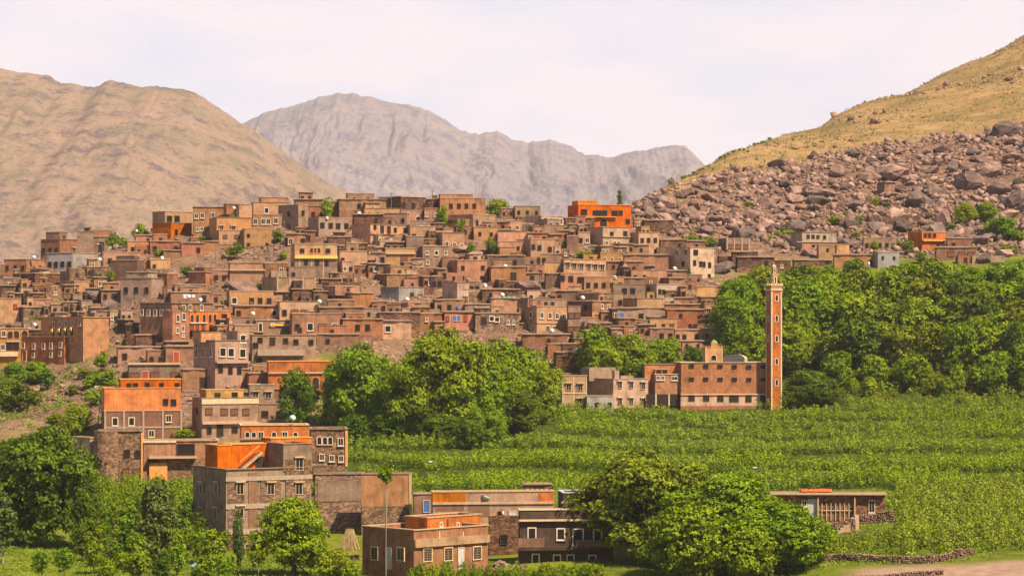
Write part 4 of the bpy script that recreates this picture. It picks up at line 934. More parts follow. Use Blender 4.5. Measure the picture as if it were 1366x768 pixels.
# ------------------------------------------------------------------ mosque and minaret
Q_=H(898,908,1029,483.5,541,'brick','','',d=12,Y=497,label='long orange brick mosque with two rows of small windows',name='mosque',kind='mosque',edge=M_CREAM)
qs=[(922.5+i*19.1) for i in range(6)]
W(Q_.b,'F',[(x,487.8+i*.25) for i,x in enumerate(qs)],'d',(.8,.5)); W(Q_.b,'F',[(x,505.3+i*.15) for i,x in enumerate(qs)],'d',(.8,.5))
W(Q_.b,'F',[(922.5,530),(942,530),(961,530.5),(998.5,531),(1018,531.5)],'D',(1.0,1.2)); W(Q_.b,'F',[(979,531)],'D',(1.6,1.2))
slab(Q_,'ground_floor_wall',WM['pale'],908,1028.5,526.5,541,0,.022); slab(Q_,'ledge',M_CREAM,908,1028.5,525.3,526.3,0,.25)
b=X(Q_,860,909,486,540,'brick',3.0,6,names=('rear_wing','wing_roof'))
b=X(Q_,874,909,499,525,'brick',.8,5,edge=M_CREAM,names=('wing','wing_roof')); W(b,'F',[(878,504),(884,504)],'w',(.5,.6)); W(b,'F',[(900,504.5)],'w',(1.0,.6)); W(b,'L',[(866,503)],'d')
b=X(Q_,874,893,492.5,500,'ochre',2.2,3,names=('roof_room','roof_room_top')); W(b,'F',[(879,495.5),(887,495.5)],'d',(.7,.5))
slab(Q_,'garage_shade',M_DOPEN,862,907,525.5,541,.8,.06);  # flat dark slab painting the shade of the open garage
for xa in (874,891.5): slab(Q_,'pillar',M_CREAM,xa,xa+1.8,525,541,.85,.15)
# crenellated stair tower and dome on its roof
b=X(Q_,941,964,464,484,'ochre',4.5,3.0,names=('crenellated_tower','tower_top'),roof='n'); 
a0,_,z=_loc(Q_,941,464,4.5); a1=_loc(Q_,964,464,4.5)[0]; mm=MB(); n=7
for i in range(n):
    for (yy) in (4.5,7.28):
        x=a0+(a1-a0)*(i+.2)/n; wdt=(a1-a0)/n*.6; MB().prism([(x,z-.02),(x+wdt,z-.02),(x+wdt,z+.3),(x+wdt/2,z+.52),(x,z+.3)],yy,yy+.22).obj('merlon',WM['ochre'],Q_.root)
for i in range(1,n-1):
    for x in (a0,a1-.22): 
        y=4.5+3*i/n; MB().box(x,x+.22,y,y+.25,z-.02,z+.42).obj('merlon',WM['ochre'],Q_.root)
W(b,'F',[(952,477)],'a',(1.0,1.0))
for xa in (941,963): slab(Q_,'corner_strip',M_CREAM,xa,xa+.9,463,484,4.5,.06)
a,_,z=_loc(Q_,952.5,464,6.0); z0=_loc(Q_,952,464,6)[2]-.6
dm=MB(); s_=.62; dm.box(a-s_,a+s_,6.0-s_,6.0+s_,z0,z0+1.55); dm.obj('cupola_base',WM['ochre'],Q_.root)
MB().lathe([(s_*1.1,z0+1.5),(s_*1.05,z0+1.62),(s_*.8,z0+1.85),(s_*.3,z0+2.05),(.04,z0+2.1),(.03,z0+2.35)],12,a,6.0).obj('cupola',plain('green_tile',(.20,.30,.10)),Q_.root)
a0=_loc(Q_,965,478,6)[0]; a1,_,z=_loc(Q_,1000,478,6); zt=_loc(Q_,980,472.5,6)[2]
dm=MB(); c=(a0+a1)/2; r_=(a1-a0)/2
dm.lathe([(r_,z-1.0),(r_,z),(r_*.93,z+(zt-z)*.35),(r_*.72,z+(zt-z)*.72),(r_*.4,z+(zt-z)*.95),(.05,zt)],14,c,8.0); dm.obj('low_dome',plain('dome_lime',(.40,.34,.25)),Q_.root,smooth=False)
# minaret
mY=496.0; mth=R(22); ms=2.12
Mx=(1029-683)/F*mY; mz0=float(ground_z(Mx,mY))-.4
mr=empty('minaret',(Mx,mY,mz0),mth); tag(mr,'tall slim red brick minaret with cream corners rising at the mosque end','minaret')
def mz(py): return (HOR-py)*mY/F-mz0
h=House(); h.root=mr; h.nwin=[]; h.zb=mz0; h.th=mth; h.rr=random.Random(4)
red=wall_mat('minaret_red_wall',(.42,.145,.068),'brick'); red.node_tree  # fine red brick
def mbox(nm,mat,i,za,zb,top=None): return MB().box(i,ms-i,i,ms-i,za,zb).obj(nm,mat,mr)
mbox('shaft',red,0,0,mz(387.5))
for x,y in ((-.05,-.05),(ms-.21,-.05),(-.05,ms-.21),(ms-.21,ms-.21)): MB().box(x,x+.26,y,y+.26,0,mz(387)).obj('corner_strip',M_CREAM,mr)
mbox('cornice',M_CREAM,-.16,mz(387.5),mz(385.2)); mbox('gallery',WM['ochre'],-.07,mz(385.2),mz(381.2)); mbox('gallery_ledge',M_CREAM,-.2,mz(381.2),mz(380.2))
mm=MB()
for i in range(4):
    for y in (-.2,ms): 
        x=-.18+i*(ms+.36-.3)/3; MB().prism([(x,mz(380.25)),(x+.3,mz(380.25)),(x+.3,mz(378.6)),(x+.15,mz(377.6)),(x,mz(378.6))],y,y+.18).obj('merlon',M_CREAM,mr)
    if 0<i<3:
        for x in (-.2,ms): MB().box(x,x+.2,-.18+i*(ms+.06)/3,.1+i*(ms+.06)/3,mz(380.25),mz(377.9)).obj('merlon',M_CREAM,mr)
mbox('lantern',WM['ochre'],.52,mz(380.3),mz(366.5)); mbox('lantern_cornice',M_CREAM,.42,mz(366.5),mz(365.3)); mbox('upper_lantern',WM['ochre'],.74,mz(365.3),mz(356)); mbox('upper_cornice',M_CREAM,.68,mz(356),mz(355.2))
c=ms/2; z=mz(355.2); MB().lathe([(.36,z-.01),(.34,z+.12),(.2,z+.3),(.05,z+.38),(.03,z+.6),(.07,z+.68),(.02,z+.8)],10,c,c).obj('finial',M_CREAM,mr)
class _B: pass
bb=_B(); bb.h=h; bb.root=mr; bb.ox=bb.oy=0
for py in (397.3,424.5,451.5,482,510): _open(bb,'F',c,mz(py),'a',(.5,1.05)); 
for py in (397,424,451): _open(bb,'L',c,mz(py),'a',(.34,1.0))
bb.ox=bb.oy=.52; _open(bb,'F',c-.52,mz(373.5),'a',(.34,1.2)); _open(bb,'L',c-.52,mz(373.5),'a',(.34,1.2))
bb.ox=bb.oy=.74; _open(bb,'F',c-.74,mz(360.5),'a',(.24,.7))

# ------------------------------------------------------------------ filler: plain mud houses packed into the gaps of the village
def covered(x0,x1,y0,y1):
    for h in HOUSES:
        a0,a1,b0,b1=h.box
        ox=min(a1,x1)-max(a0,x0); oy=min(b1,y1)-max(b0,y0)
        if ox>7 and oy>8: return True
    return False
NOFILL=[(205,330,262,372),(130,190,395,420),(455,360,515,400),(140,440,190,500),(297,370,358,390),(560,385,590,402),(672,366,735,388),(920,370,962,402),(0,486,180,600),(430,470,780,600),(610,320,662,345),(740,330,800,346)]
fr_=random.Random(77); nf=0
for tr in range(30000):
    x=fr_.uniform(0,950); y=fr_.uniform(292,470); wd=fr_.uniform(15,32); ht=fr_.uniform(13,19)
    ymax=470 if x<330 or 700<x<790 else (445 if x<700 else 455)
    crest=np.interp(x,[0,60,130,210,320,430,560,700,790,850,960],[372,352,342,322,308,296,292,292,302,322,345])
    if y<crest or y+ht>ymax: continue
    if x>860 and y<np.interp(x,[860,950],[345,405]): continue
    if any(a<x+wd/2<c and b<y+ht/2<d for a,b,c,d in NOFILL): continue
    if covered(x,x+wd,y,y+ht): continue
    mat=fr_.choice(['brown','brown','red','dark','tan','grey','rust','umber','stone','pink'])
    k=max(1,int(wd/8)); F_=''.join(fr_.choice('dddww-' if mat in ('tan','pink','grey') else 'dddw-') for _ in range(k))
    side=fr_.choice([0,0,.2,.35,.5]); H(x,x+wd*side,x+wd,y,y+ht,mat,F_,'dd' if side>.3 else '',roof='m' if mat not in ('tan','pink','grey') else 'p',d=fr_.uniform(4.5,6.5)); nf+=1
    if len(HOUSES)>=298: break
print('fillers',nf,'houses',len(HOUSES))

# ================================================================== VEGETATION
def leaf_mat(name, c1, c2, c3, trans=.20):
    m = bpy.data.materials.new(name); m.use_nodes = True; t = m.node_tree; t.nodes.clear(); lk = t.links.new
    out = N(t, 'ShaderNodeOutputMaterial'); geo = N(t, 'ShaderNodeNewGeometry'); oi = N(t, 'ShaderNodeObjectInfo'); tcx = N(t, 'ShaderNodeTexCoord')
    r = ramp(t, [(0, c1), (.55, c2), (1, c3)]); lk(geo.outputs['Random Per Island'], r.inputs[0])
    nz = N(t, 'ShaderNodeTexNoise', Scale=.35, Detail=2.0); lk(geo.outputs['Position'], nz.inputs['Vector'])
    hs = N(t, 'ShaderNodeHueSaturation'); lk(r.outputs[0], hs.inputs['Color'])
    mr = N(t, 'ShaderNodeMapRange'); mr.inputs[3].default_value = .482; mr.inputs[4].default_value = .515; lk(oi.outputs['Random'], mr.inputs[0]); lk(mr.outputs[0], hs.inputs['Hue'])
    mv = N(t, 'ShaderNodeMapRange'); mv.inputs[1].default_value = .3; mv.inputs[2].default_value = .7; mv.inputs[3].default_value = .72; mv.inputs[4].default_value = 1.25; lk(nz.outputs[0], mv.inputs[0]); lk(mv.outputs[0], hs.inputs['Value'])
    d = N(t, 'ShaderNodeBsdfDiffuse'); tr = N(t, 'ShaderNodeBsdfTranslucent'); gl = N(t, 'ShaderNodeBsdfGlossy', Roughness=.5); gl.inputs[0].default_value = (.8, .8, .8, 1)
    m1 = N(t, 'ShaderNodeMixShader'); m1.inputs[0].default_value = trans; m2 = N(t, 'ShaderNodeMixShader'); m2.inputs[0].default_value = .006
    lk(hs.outputs[0], d.inputs[0]); lk(hs.outputs[0], tr.inputs[0]); lk(d.outputs[0], m1.inputs[1]); lk(tr.outputs[0], m1.inputs[2]); lk(m1.outputs[0], m2.inputs[1]); lk(gl.outputs[0], m2.inputs[2]); lk(m2.outputs[0], out.inputs[0]); return m
LM_ = {'walnut': leaf_mat('walnut_leaf', (0.094, 0.151, 0.0036), (0.163, 0.243, 0.0054), (0.248, 0.333, 0.0090)),
       'bright': leaf_mat('bright_leaf', (0.124, 0.186, 0.0036), (0.214, 0.294, 0.0063), (0.312, 0.384, 0.0108)),
       'olive': leaf_mat('olive_leaf', (0.103, 0.130, 0.0060), (0.178, 0.215, 0.0090), (0.270, 0.295, 0.0200)),
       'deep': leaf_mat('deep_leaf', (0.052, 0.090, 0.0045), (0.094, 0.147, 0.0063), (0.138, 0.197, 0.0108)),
       'silver': leaf_mat('poplar_leaf', (.05, .082, .010), (.09, .135, .016), (.22, .27, .09)),
       'crop': leaf_mat('crop_leaf', (0.114, 0.184, 0.0060), (0.194, 0.276, 0.0100), (0.343, 0.391, 0.0600), .25)}
M_BARK = plain('bark', (.13, .09, .06)); M_BARKP = plain('pale_bark', (.30, .25, .19))
def leaf_quads(c, n, size, rs, aspect=.62):
    """one bent leaf-like quad per row of C facing N"""
    n = n/np.maximum(1e-6, np.linalg.norm(n, axis=1, keepdims=True)); r = rs.normal(size=n.shape)
    t = np.cross(n, r); t /= np.maximum(1e-6, np.linalg.norm(t, axis=1, keepdims=True)); b = np.cross(n, t)
    s = size[:, None]; a = s*aspect
    v = np.stack([c - t*s*.5, c + b*a*.5 + t*s*.05, c + t*s*.5 - n*s*.12, c - b*a*.5 + t*s*.05], 1)
    return v.reshape(-1, 3), np.arange(len(c)*4).reshape(-1, 4)
def lobed(rs, lobes, per, leaves, lr, zlo, zhi, wid=.5, shape='round', leaf=.02, droop=0.0, asp=1.0):
    zlo, zhi = zlo*asp, zhi*asp
    C, NN, S = [], [], []; L_ = []
    for i in range(lobes):
        for _ in range(60):
            d = rs.normal(size=3); d /= np.linalg.norm(d); q = rs.uniform(.25, 1)**.5
            p = d*q*np.array([wid-lr*.8, wid-lr*.8, (zhi-zlo)/2-lr*.75]) + np.array([0, 0, (zlo+zhi)/2])
            if shape == 'cone': p[:2] *= 1.15*(1-(p[2]-zlo)/(zhi-zlo))**.7
            if shape == 'poplar': p[:2] *= math.sin(math.pi*min(1, max(0, .12+.82*(p[2]-zlo)/(zhi-zlo))))**.7
            if all(np.linalg.norm((p-o)*[1, 1, 1]) > lr*.62 for o, _ in L_): break
        r_ = lr*rs.uniform(.7, 1.2); L_.append((p, r_))
        dirs = rs.normal(size=(per, 3)); dirs[:, 2] += .35; dirs /= np.linalg.norm(dirs, axis=1, keepdims=True)
        rad = r_*rs.uniform(.7, 1.06, size=(per, 1)); cc = p + dirs*rad*[1, 1, .8]
        cl = np.repeat(cc, leaves, 0); dl = np.repeat(dirs, leaves, 0)
        jit = rs.normal(size=cl.shape)*r_*.13; jit[:, 2] *= .6; jit[:, 2] -= droop*np.abs(rs.normal(size=len(cl)))*r_
        C.append(cl+jit); NN.append(dl*1.0 + rs.normal(size=cl.shape)*.36 + [0, 0, .25]); S.append(rs.uniform(.6, 1.35, len(cl))*leaf)
    return np.concatenate(C), np.concatenate(NN), np.concatenate(S), [(p/np.array([1, 1, asp]), r_) for p, r_ in L_]
_tm = {}
def tree_proto(kind, var):
    key = (kind, var)
    if key in _tm: return _tm[key]
    rs = np.random.RandomState(abs(hash(kind)) % 1 + var*31 + {'walnut': 1, 'round': 2, 'small': 3, 'poplar': 4, 'young': 5, 'bush': 6, 'willow': 7, 'whip': 8, 'far': 9}[kind])
    P = {'walnut': dict(lobes=34, per=74, leaves=13, lr=.165, zlo=-.03, zhi=1.0, leaf=.030, asp=.95), 'round': dict(lobes=24, per=52, leaves=11, lr=.19, zlo=-.03, zhi=1.0, leaf=.040, asp=1.0),
         'far': dict(lobes=18, per=44, leaves=10, lr=.21, zlo=-.03, zhi=1.0, leaf=.050, asp=1.0),
         'small': dict(lobes=14, per=28, leaves=9, lr=.23, zlo=.02, zhi=1.0, leaf=.075, asp=1.25), 'poplar': dict(lobes=34, per=26, leaves=8, lr=.22, zlo=.06, zhi=1.0, shape='poplar', leaf=.08, asp=2.8),
         'young': dict(lobes=16, per=18, leaves=7, lr=.24, zlo=.16, zhi=1.0, leaf=.085, asp=1.3), 'bush': dict(lobes=12, per=26, leaves=9, lr=.25, zlo=-.08, zhi=1.0, leaf=.07, asp=.9),
         'willow': dict(lobes=36, per=26, leaves=9, lr=.23, zlo=.02, zhi=1.0, shape='poplar', leaf=.085, droop=.35, asp=2.4), 'whip': dict(lobes=7, per=16, leaves=7, lr=.30, zlo=.78, zhi=1.0, leaf=.26, asp=9.0)}[kind]
    c, n, s, lob = lobed(rs, **P)
    if kind in ('poplar', 'willow', 'whip'): pass
    v, f = leaf_quads(c, n, s, rs); v[:, 2] /= P['asp']
    tr = MB(); rr = random.Random(var+3); tz = P['zlo']
    rw = {'walnut': .035, 'round': .035, 'far': .035, 'whip': .035, 'young': .022, 'small': .03, 'bush': .02, 'poplar': .035, 'willow': .03}[kind]
    top = .93 if kind in ('poplar', 'willow', 'whip') else .55
    pts = [(0, 0, -.06), (rr.uniform(-.01, .01), 0, .12), (rr.uniform(-.03, .03), rr.uniform(-.03, .03), .3), (rr.uniform(-.04, .04), rr.uniform(-.04, .04), top)]
    tr.tube(pts, [rw, rw*.8, rw*.62, rw*.25], 7)
    for p, r_ in lob[:9]:
        zb = min(top*.8, max(.12, float(p[2])*.45)); tr.tube([(0, 0, zb), (p[0]*.5, p[1]*.5, (zb+p[2])*.52), (p[0]*.95, p[1]*.95, p[2])], [rw*.45, rw*.3, rw*.1], 5)
    _tm[key] = (v, f, tr); return _tm[key]
_cm = {}
TREES = []
def T(kind, cx, top, base, wpx, leaf='walnut', label=None, say=None, cat='tree', name=None, Y=None, lean=0, group=None, var=None, what='tree'):
    var = (int(cx*7+top*3) % 4) if var is None else var
    v, f, tr = tree_proto(kind, var); key = (kind, var, leaf)
    if key not in _cm:
        bark = M_BARKP if kind in ('poplar', 'whip', 'young') else M_BARK
        _cm[key] = (mesh_np('crown', v, f, LM_[leaf]), tr.mesh('trunk', bark))
    if Y is None: Y = find_Y(cx, base)
    x = (cx-683)*Y/F; z = float(gz_uY(cx, Y)); hgt = (HOR-top)*Y/F - z; wd = wpx*Y/F
    nm = name or {'bush': 'shrub', 'poplar': 'poplar_tree', 'willow': 'willow_tree', 'young': 'young_tree', 'whip': 'poplar_sapling'}.get(kind, 'walnut_tree' if kind in ('walnut', 'round', 'far') else 'tree')
    o = empty(nm, (x, Y, z), rnd.uniform(0, 6.28)); o.scale = (wd, wd, max(hgt, .5))
    if lean: o.rotation_euler = (0, R(lean), 0)
    link(bpy.data.objects.new('crown', _cm[key][0]), o); link(bpy.data.objects.new('trunk', _cm[key][1]), o)
    if group: o['group'] = group
    cword = {'walnut': 'green', 'bright': 'bright green', 'olive': 'yellow green', 'deep': 'dark green', 'silver': 'silvery green'}[leaf]
    TREES.append((o, what if what != 'tree' else nm.replace('_', ' '), cword, (cx, (top+base)/2), label, cat if nm != 'shrub' else 'shrub', (base-top, wpx))); return o
# central walnut grove
G1 = 'walnut trees of the central grove'
for a in [(481,448,578,112,'walnut'),(592,432,585,150,'walnut'),(676,448,572,128,'walnut'),(545,468,588,95,'walnut'),(640,470,585,110,'walnut'),(722,478,566,72,'bright'),
          (510,500,582,80,'walnut'),(605,500,590,95,'walnut'),(455,490,575,60,'walnut'),(690,508,582,84,'deep'),(568,520,594,70,'deep'),(650,535,598,60,'walnut')]:
    T('walnut', *a[:4], a[4], group=G1)
T('round',399,487,572,68,'deep',label='dark round walnut beside the orange house with arches',var=1)
for a in [(520,545,592,60),(585,548,596,64),(470,548,590,50),(625,552,598,46)]: T('round',*a,'deep',group=G1)
# upper grove left of the mosque
G2='trees of the small grove left of the mosque'
for a in [(797,430,505,66,'walnut'),(842,436,522,68,'walnut'),(884,441,510,58,'walnut'),(815,450,520,66,'bright'),(926,455,505,38,'deep'),(848,486,512,30,'bright'),(862,455,515,40,'walnut')]: T('round',*a[:4],a[4],group=G2)
# large grove behind the minaret, in rows up the bank
G3='trees of the large grove behind the minaret'
gr=random.Random(5)
for base,ht,u0,u1,stp in ((402,52,1060,1420,40),(428,62,985,1420,43),(458,66,1045,1420,44),(488,70,1060,1420,45)):
    u=u0+gr.uniform(0,20)
    while u<u1:
        k=gr.uniform(.82,1.2); T('far',u,base-ht*k+gr.uniform(-4,4),base+gr.uniform(-5,5),stp*gr.uniform(1.25,1.75),gr.choice(['walnut','walnut','bright','walnut','deep','olive']),group=G3); u+=stp*gr.uniform(.75,1.2)
for a in [(988,362,452,78,'walnut'),(1018,350,440,76,'bright'),(975,388,470,66,'walnut'),(1004,428,515,70,'walnut'),(1068,362,455,84,'walnut'),(1100,358,430,70,'bright'),(963,455,505,44,'walnut'),(1050,420,500,80,'walnut')]: T('round',*a[:4],a[4],group=G3)
T('round',1078,488,541,78,'deep',label='dark low walnut touching the foot of the minaret on its right'); T('round',1062,508,543,56,'bright',group=G3); T('round',1102,500,540,52,'deep',group=G3)
for i in range(34): T('bush',1100+i*8.5+gr.uniform(-3,3),gr.uniform(484,502),gr.uniform(508,530),gr.uniform(18,34),gr.choice(['olive','bright','walnut']),group='bushes at the foot of the large grove')
for a in [(1118,462,520,52,'walnut'),(1165,470,516,46,'bright'),(1215,466,522,56,'walnut'),(1330,462,518,60,'walnut'),(1372,455,524,56,'bright'),(1270,474,514,40,'deep')]: T('far',*a,group=G3)
T('far',1348,338,398,70,'walnut',group=G3); T('far',1290,352,405,66,'bright',group=G3); T('far',1366,420,500,70,'deep',group=G3)
# foreground trees
T('walnut',862,594,770,195,'olive',label='broad yellow green walnut in the foreground, overlapping the dark brown house',Y=322)
T('walnut',966,620,774,190,'walnut',label='full green walnut in the foreground, middle of the three by the field',Y=316); T('walnut',1040,664,772,146,'walnut',label='shorter walnut in the foreground, closest to the field hut',Y=312)
T('round',910,660,772,120,'walnut',Y=309); T('round',1085,700,765,66,'bright',Y=316); T('round',1000,690,774,90,'bright',Y=308)
for a in [(890,740,775,34),(925,735,775,36),(985,738,775,38),(1020,745,776,30)]: T('bush',*a,'olive',Y=308)
T('walnut',50,562,748,178,'deep',label='huge dense dark walnut filling the left edge of the foreground',Y=338); T('round',112,625,742,64,'deep',Y=336)
T('round',-8,610,742,60,'walnut',Y=345)
T('poplar',4,650,752,44,'silver',Y=318); T('willow',207,630,775,58,'silver',label='windblown dark poplar with silvery leaves in front of the stone block of flats',Y=318)
T('walnut',392,655,775,118,'bright',label='bright green tree in front of the large block of flats with the orange terrace',Y=318)
T('young',345,698,772,44,'walnut',Y=316); T('willow',318,675,760,18,'silver',Y=325); T('young',290,700,762,46,'walnut',Y=330); T('bush',440,728,778,54,'bright',Y=314)
T('whip',515,612,778,21,'walnut',label='thin tall poplar sapling with one tuft of leaves in front of the orange terrace house',Y=304,var=1)
T('young',55,730,782,30,'walnut',Y=302); T('young',84,728,782,32,'walnut',Y=303); T('young',165,735,784,36,'walnut',Y=304)
orr=random.Random(8)
G4='young orchard trees left of the block of flats'
for i,(cx,top) in enumerate([(130,664),(150,658),(172,668),(190,660),(228,664),(245,660),(140,690),(168,696),(232,694),(252,690),(125,712),(148,716),(182,705),(236,716),(268,700),(280,720),(262,680),(110,700),(205,672),(212,690),(186,724),(215,730),(128,690),(270,738),(300,735),(142,735)]):
    T('small',cx,top,top+orr.uniform(46,56),orr.uniform(30,40),orr.choice(['walnut','deep','walnut']),group=G4)
# rows of bushes at the bottom edge
G5='bushes along the bottom edge in front of the houses'
for i in range(26): 
    cx=552+i*10+orr.uniform(-3,3); T('bush',cx,751+orr.uniform(-6,5),785,orr.uniform(16,26),orr.choice(['olive','bright','walnut']),Y=299+orr.uniform(-2,3),group=G5)
for cx,top,base,wd in [(460,735,765,26),(470,745,776,30),(660,655,672,0)]:
    if wd: T('bush',cx,top,base,wd,'bright',Y=312)
# small trees and vines inside the village
for a in [('small',138,312,336,26,'bright'),('small',150,308,332,20,'walnut'),('bush',165,316,330,22,'bright'),('bush',188,297,308,26,'bright'),('small',146,358,376,18,'walnut'),('bush',262,314,325,32,'bright'),
          ('bush',211,332,343,18,'bright'),('small',250,354,370,22,'deep'),('small',316,322,345,22,'walnut'),('small',306,328,344,16,'olive'),('small',370,305,326,18,'walnut'),('bush',437,262,271,20,'bright'),('bush',310,277,285,12,'bright'),
          ('small',590,271,306,20,'walnut'),('small',616,289,318,19,'walnut'),('small',628,322,342,16,'walnut'),('small',655,315,341,17,'deep'),('bush',632,334,346,18,'bright'),('round',664,264,290,40,'bright'),('bush',686,274,288,26,'bright'),
          ('bush',780,334,344,28,'bright'),('bush',764,302,316,24,'bright'),('poplar',826,251,276,8,'deep'),('small',835,336,350,12,'deep'),('small',916,358,374,12,'deep'),('bush',922,312,326,24,'walnut'),('bush',945,316,330,30,'walnut'),('bush',936,317,331,22,'bright'),
          ('bush',60,384,394,20,'bright'),('bush',52,422,432,26,'olive'),('bush',346,377,388,14,'olive'),('bush',378,335,346,14,'bright'),('bush',520,352,365,20,'olive'),('small',245,570,587,34,'bright'),('bush',300,505,516,16,'olive'),
          ('small',135,466,496,26,'walnut'),('small',143,490,522,40,'walnut'),('small',122,498,520,26,'bright'),('round',101,533,582,48,'bright'),('bush',128,515,540,36,'bright'),('bush',112,490,505,22,'olive'),
          ('round',20,480,520,40,'walnut'),('round',48,478,512,44,'walnut'),('round',8,498,540,44,'walnut'),('small',32,505,548,40,'deep'),('small',62,490,520,26,'deep'),('bush',12,525,550,36,'deep'),('bush',46,520,540,28,'olive'),
          ('bush',75,548,566,30,'olive'),('bush',150,528,548,26,'bright'),('bush',98,512,526,20,'olive'),
          ('round',1288,268,302,34,'bright'),('round',1316,268,298,36,'walnut'),('round',1340,285,318,40,'walnut'),('small',1270,296,316,30,'deep'),('bush',1355,305,322,30,'walnut'),('bush',1325,290,314,30,'bright'),
          ('bush',1114,288,300,22,'walnut'),('bush',1143,286,299,20,'walnut'),('bush',1168,262,276,12,'bright'),('bush',1053,305,318,22,'bright'),('bush',1228,334,352,18,'walnut'),('small',1210,318,340,20,'olive'),('small',1167,320,334,12,'bright'),
          ('bush',1000,268,277,16,'walnut'),('bush',1075,312,322,18,'bright'),('bush',1195,318,328,18,'walnut'),('bush',1142,308,317,16,'olive'),('bush',1020,312,322,20,'walnut'),('bush',1290,326,340,26,'bright'),('bush',1345,325,340,30,'walnut'),('bush',1185,268,276,12,'olive'),('bush',1240,283,292,14,'olive'),('bush',1128,281,290,14,'bright'),('bush',1038,307,315,12,'bright'),('bush',898,356,364,10,'olive'),('bush',460,655,664,10,'bright'),('bush',425,640,660,30,'bright')]:
    T(*a)
# scrub along the far ridge line of the right hill
for i in range(30):
    u=838+i*6.4+orr.uniform(-3,3); ys_=np.arange(620,900,3.0); Yr=float(ys_[np.argmin(HOR-gz_uY(np.full(len(ys_),u),ys_)*F/ys_)])-orr.uniform(2,14); py=float(HOR-gz_uY(u,Yr)*F/Yr)
    T('bush',u,py-orr.uniform(2.5,4.5),py+1,orr.uniform(5,9),orr.choice(['olive','walnut']),Y=Yr,group='scrub bushes along the crest of the grassy spur')

# ------------------------------------------------------------------ fields: maize and nursery rows too dense to count
def stuff_leaves(name, pts, hts, wds, nleaf, leaf, mat, label, cat, rs, up=.9, low=None, thr=None):
    n = len(pts); C = np.repeat(pts, nleaf, 0); hh = np.repeat(hts, nleaf); ww = np.repeat(wds, nleaf)
    q = rs.uniform(0, 1, len(C)); r_ = np.sqrt(rs.uniform(0, 1, len(C)))*(1-.6*q**2); an = rs.uniform(0, 6.283, len(C))
    C = C + np.stack([np.cos(an)*r_*ww*.5, np.sin(an)*r_*ww*.5, q*hh], 1)
    Nn = np.stack([np.cos(an), np.sin(an), np.full(len(C), up)], 1) + rs.normal(size=C.shape)*.4
    v, f = leaf_quads(C, Nn, rs.uniform(.6, 1.4, len(C))*leaf, rs, .42)
    me = mesh_np(name, v, f, [mat] + ([low] if low else []))
    if low: me.polygons.foreach_set('material_index', (q < (np.repeat(thr, nleaf) if thr is not None else rs.uniform(.2, .75, len(q)))).astype(np.int32))  # lower leaves take a darker material: shade of dense planting put into colour
    o = link(bpy.data.objects.new(name, me)); return tag(o, label, cat, kind='stuff')
rs = np.random.RandomState(3)
def scatter(u0, u1, y0, y1, dens):
    n = int((u1-u0)/F*(y0+y1)/2*(y1-y0)*dens); Y = np.sqrt(rs.uniform(y0*y0, y1*y1, n)); u = rs.uniform(u0, u1, n); return u, Y
u, Y = scatter(425, 1440, 371, 513, .95); u2, Y2 = scatter(1095, 1440, 512, 548, .8); u = np.concatenate([u, u2]); Y = np.concatenate([Y, Y2])
py = HOR-gz_uY(u, Y)*F/Y
keep = ~((u < 745) & (Y > 462+8*np.sin(u/17))) & ~((u < 475) & (Y < 425)) & ~((u > 745) & (u < 1050) & (Y > 493.5)) & ~((u > 1050) & (u < 1112) & (Y > 490)) & ~((u<560)&(Y<382))
keep &= ~((np.abs(u-1015) < 8) & (Y < 380))
nzv = fbm(u*Y/F/9, Y/7, 3, 91); tf = terrace_frac(u, Y); keep &= (rs.uniform(0, 1, len(u)) < .5+1.0*(nzv+.35)) & (tf < .64)
u, Y, tf = u[keep], Y[keep], tf[keep]; x = (u-683)*Y/F; z = gz_uY(u, Y)
hv = 1.75*(1+.5*fbm(x/12, Y/9, 3, 93))*rs.uniform(.55, 1.3, len(x))*np.where(tf < .17, 1.12, 1-.15*sstep(.25, .64, tf))
plot = (np.floor(gz_uY(u, Y)/1.3 + .6*fbm(x/45, Y/60, 3, 5) + .02)).astype(int); pid = _hash(plot, np.floor(x/48 + plot*.37).astype(int), 17)
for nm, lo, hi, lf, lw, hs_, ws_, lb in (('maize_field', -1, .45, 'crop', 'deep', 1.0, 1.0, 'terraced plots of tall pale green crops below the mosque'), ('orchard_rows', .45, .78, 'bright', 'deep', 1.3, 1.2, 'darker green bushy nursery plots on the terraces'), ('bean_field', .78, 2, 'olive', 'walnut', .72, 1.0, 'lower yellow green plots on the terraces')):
    k = (pid > lo) & (pid <= hi)
    if k.sum() < 5: continue
    stuff_leaves(nm, np.stack([x, Y, z-.1], 1)[k], hv[k]*hs_, rs.uniform(1.3, 2.5, k.sum())*ws_*.85, 64, .33, LM_[lf], lb, 'crop field', rs, low=LM_[lw], thr=np.where(tf[k] < .2, rs.uniform(.45, .72, k.sum()), rs.uniform(.05, .4, k.sum())))  # lip plants stay dark higher up, painted shade along each terrace front
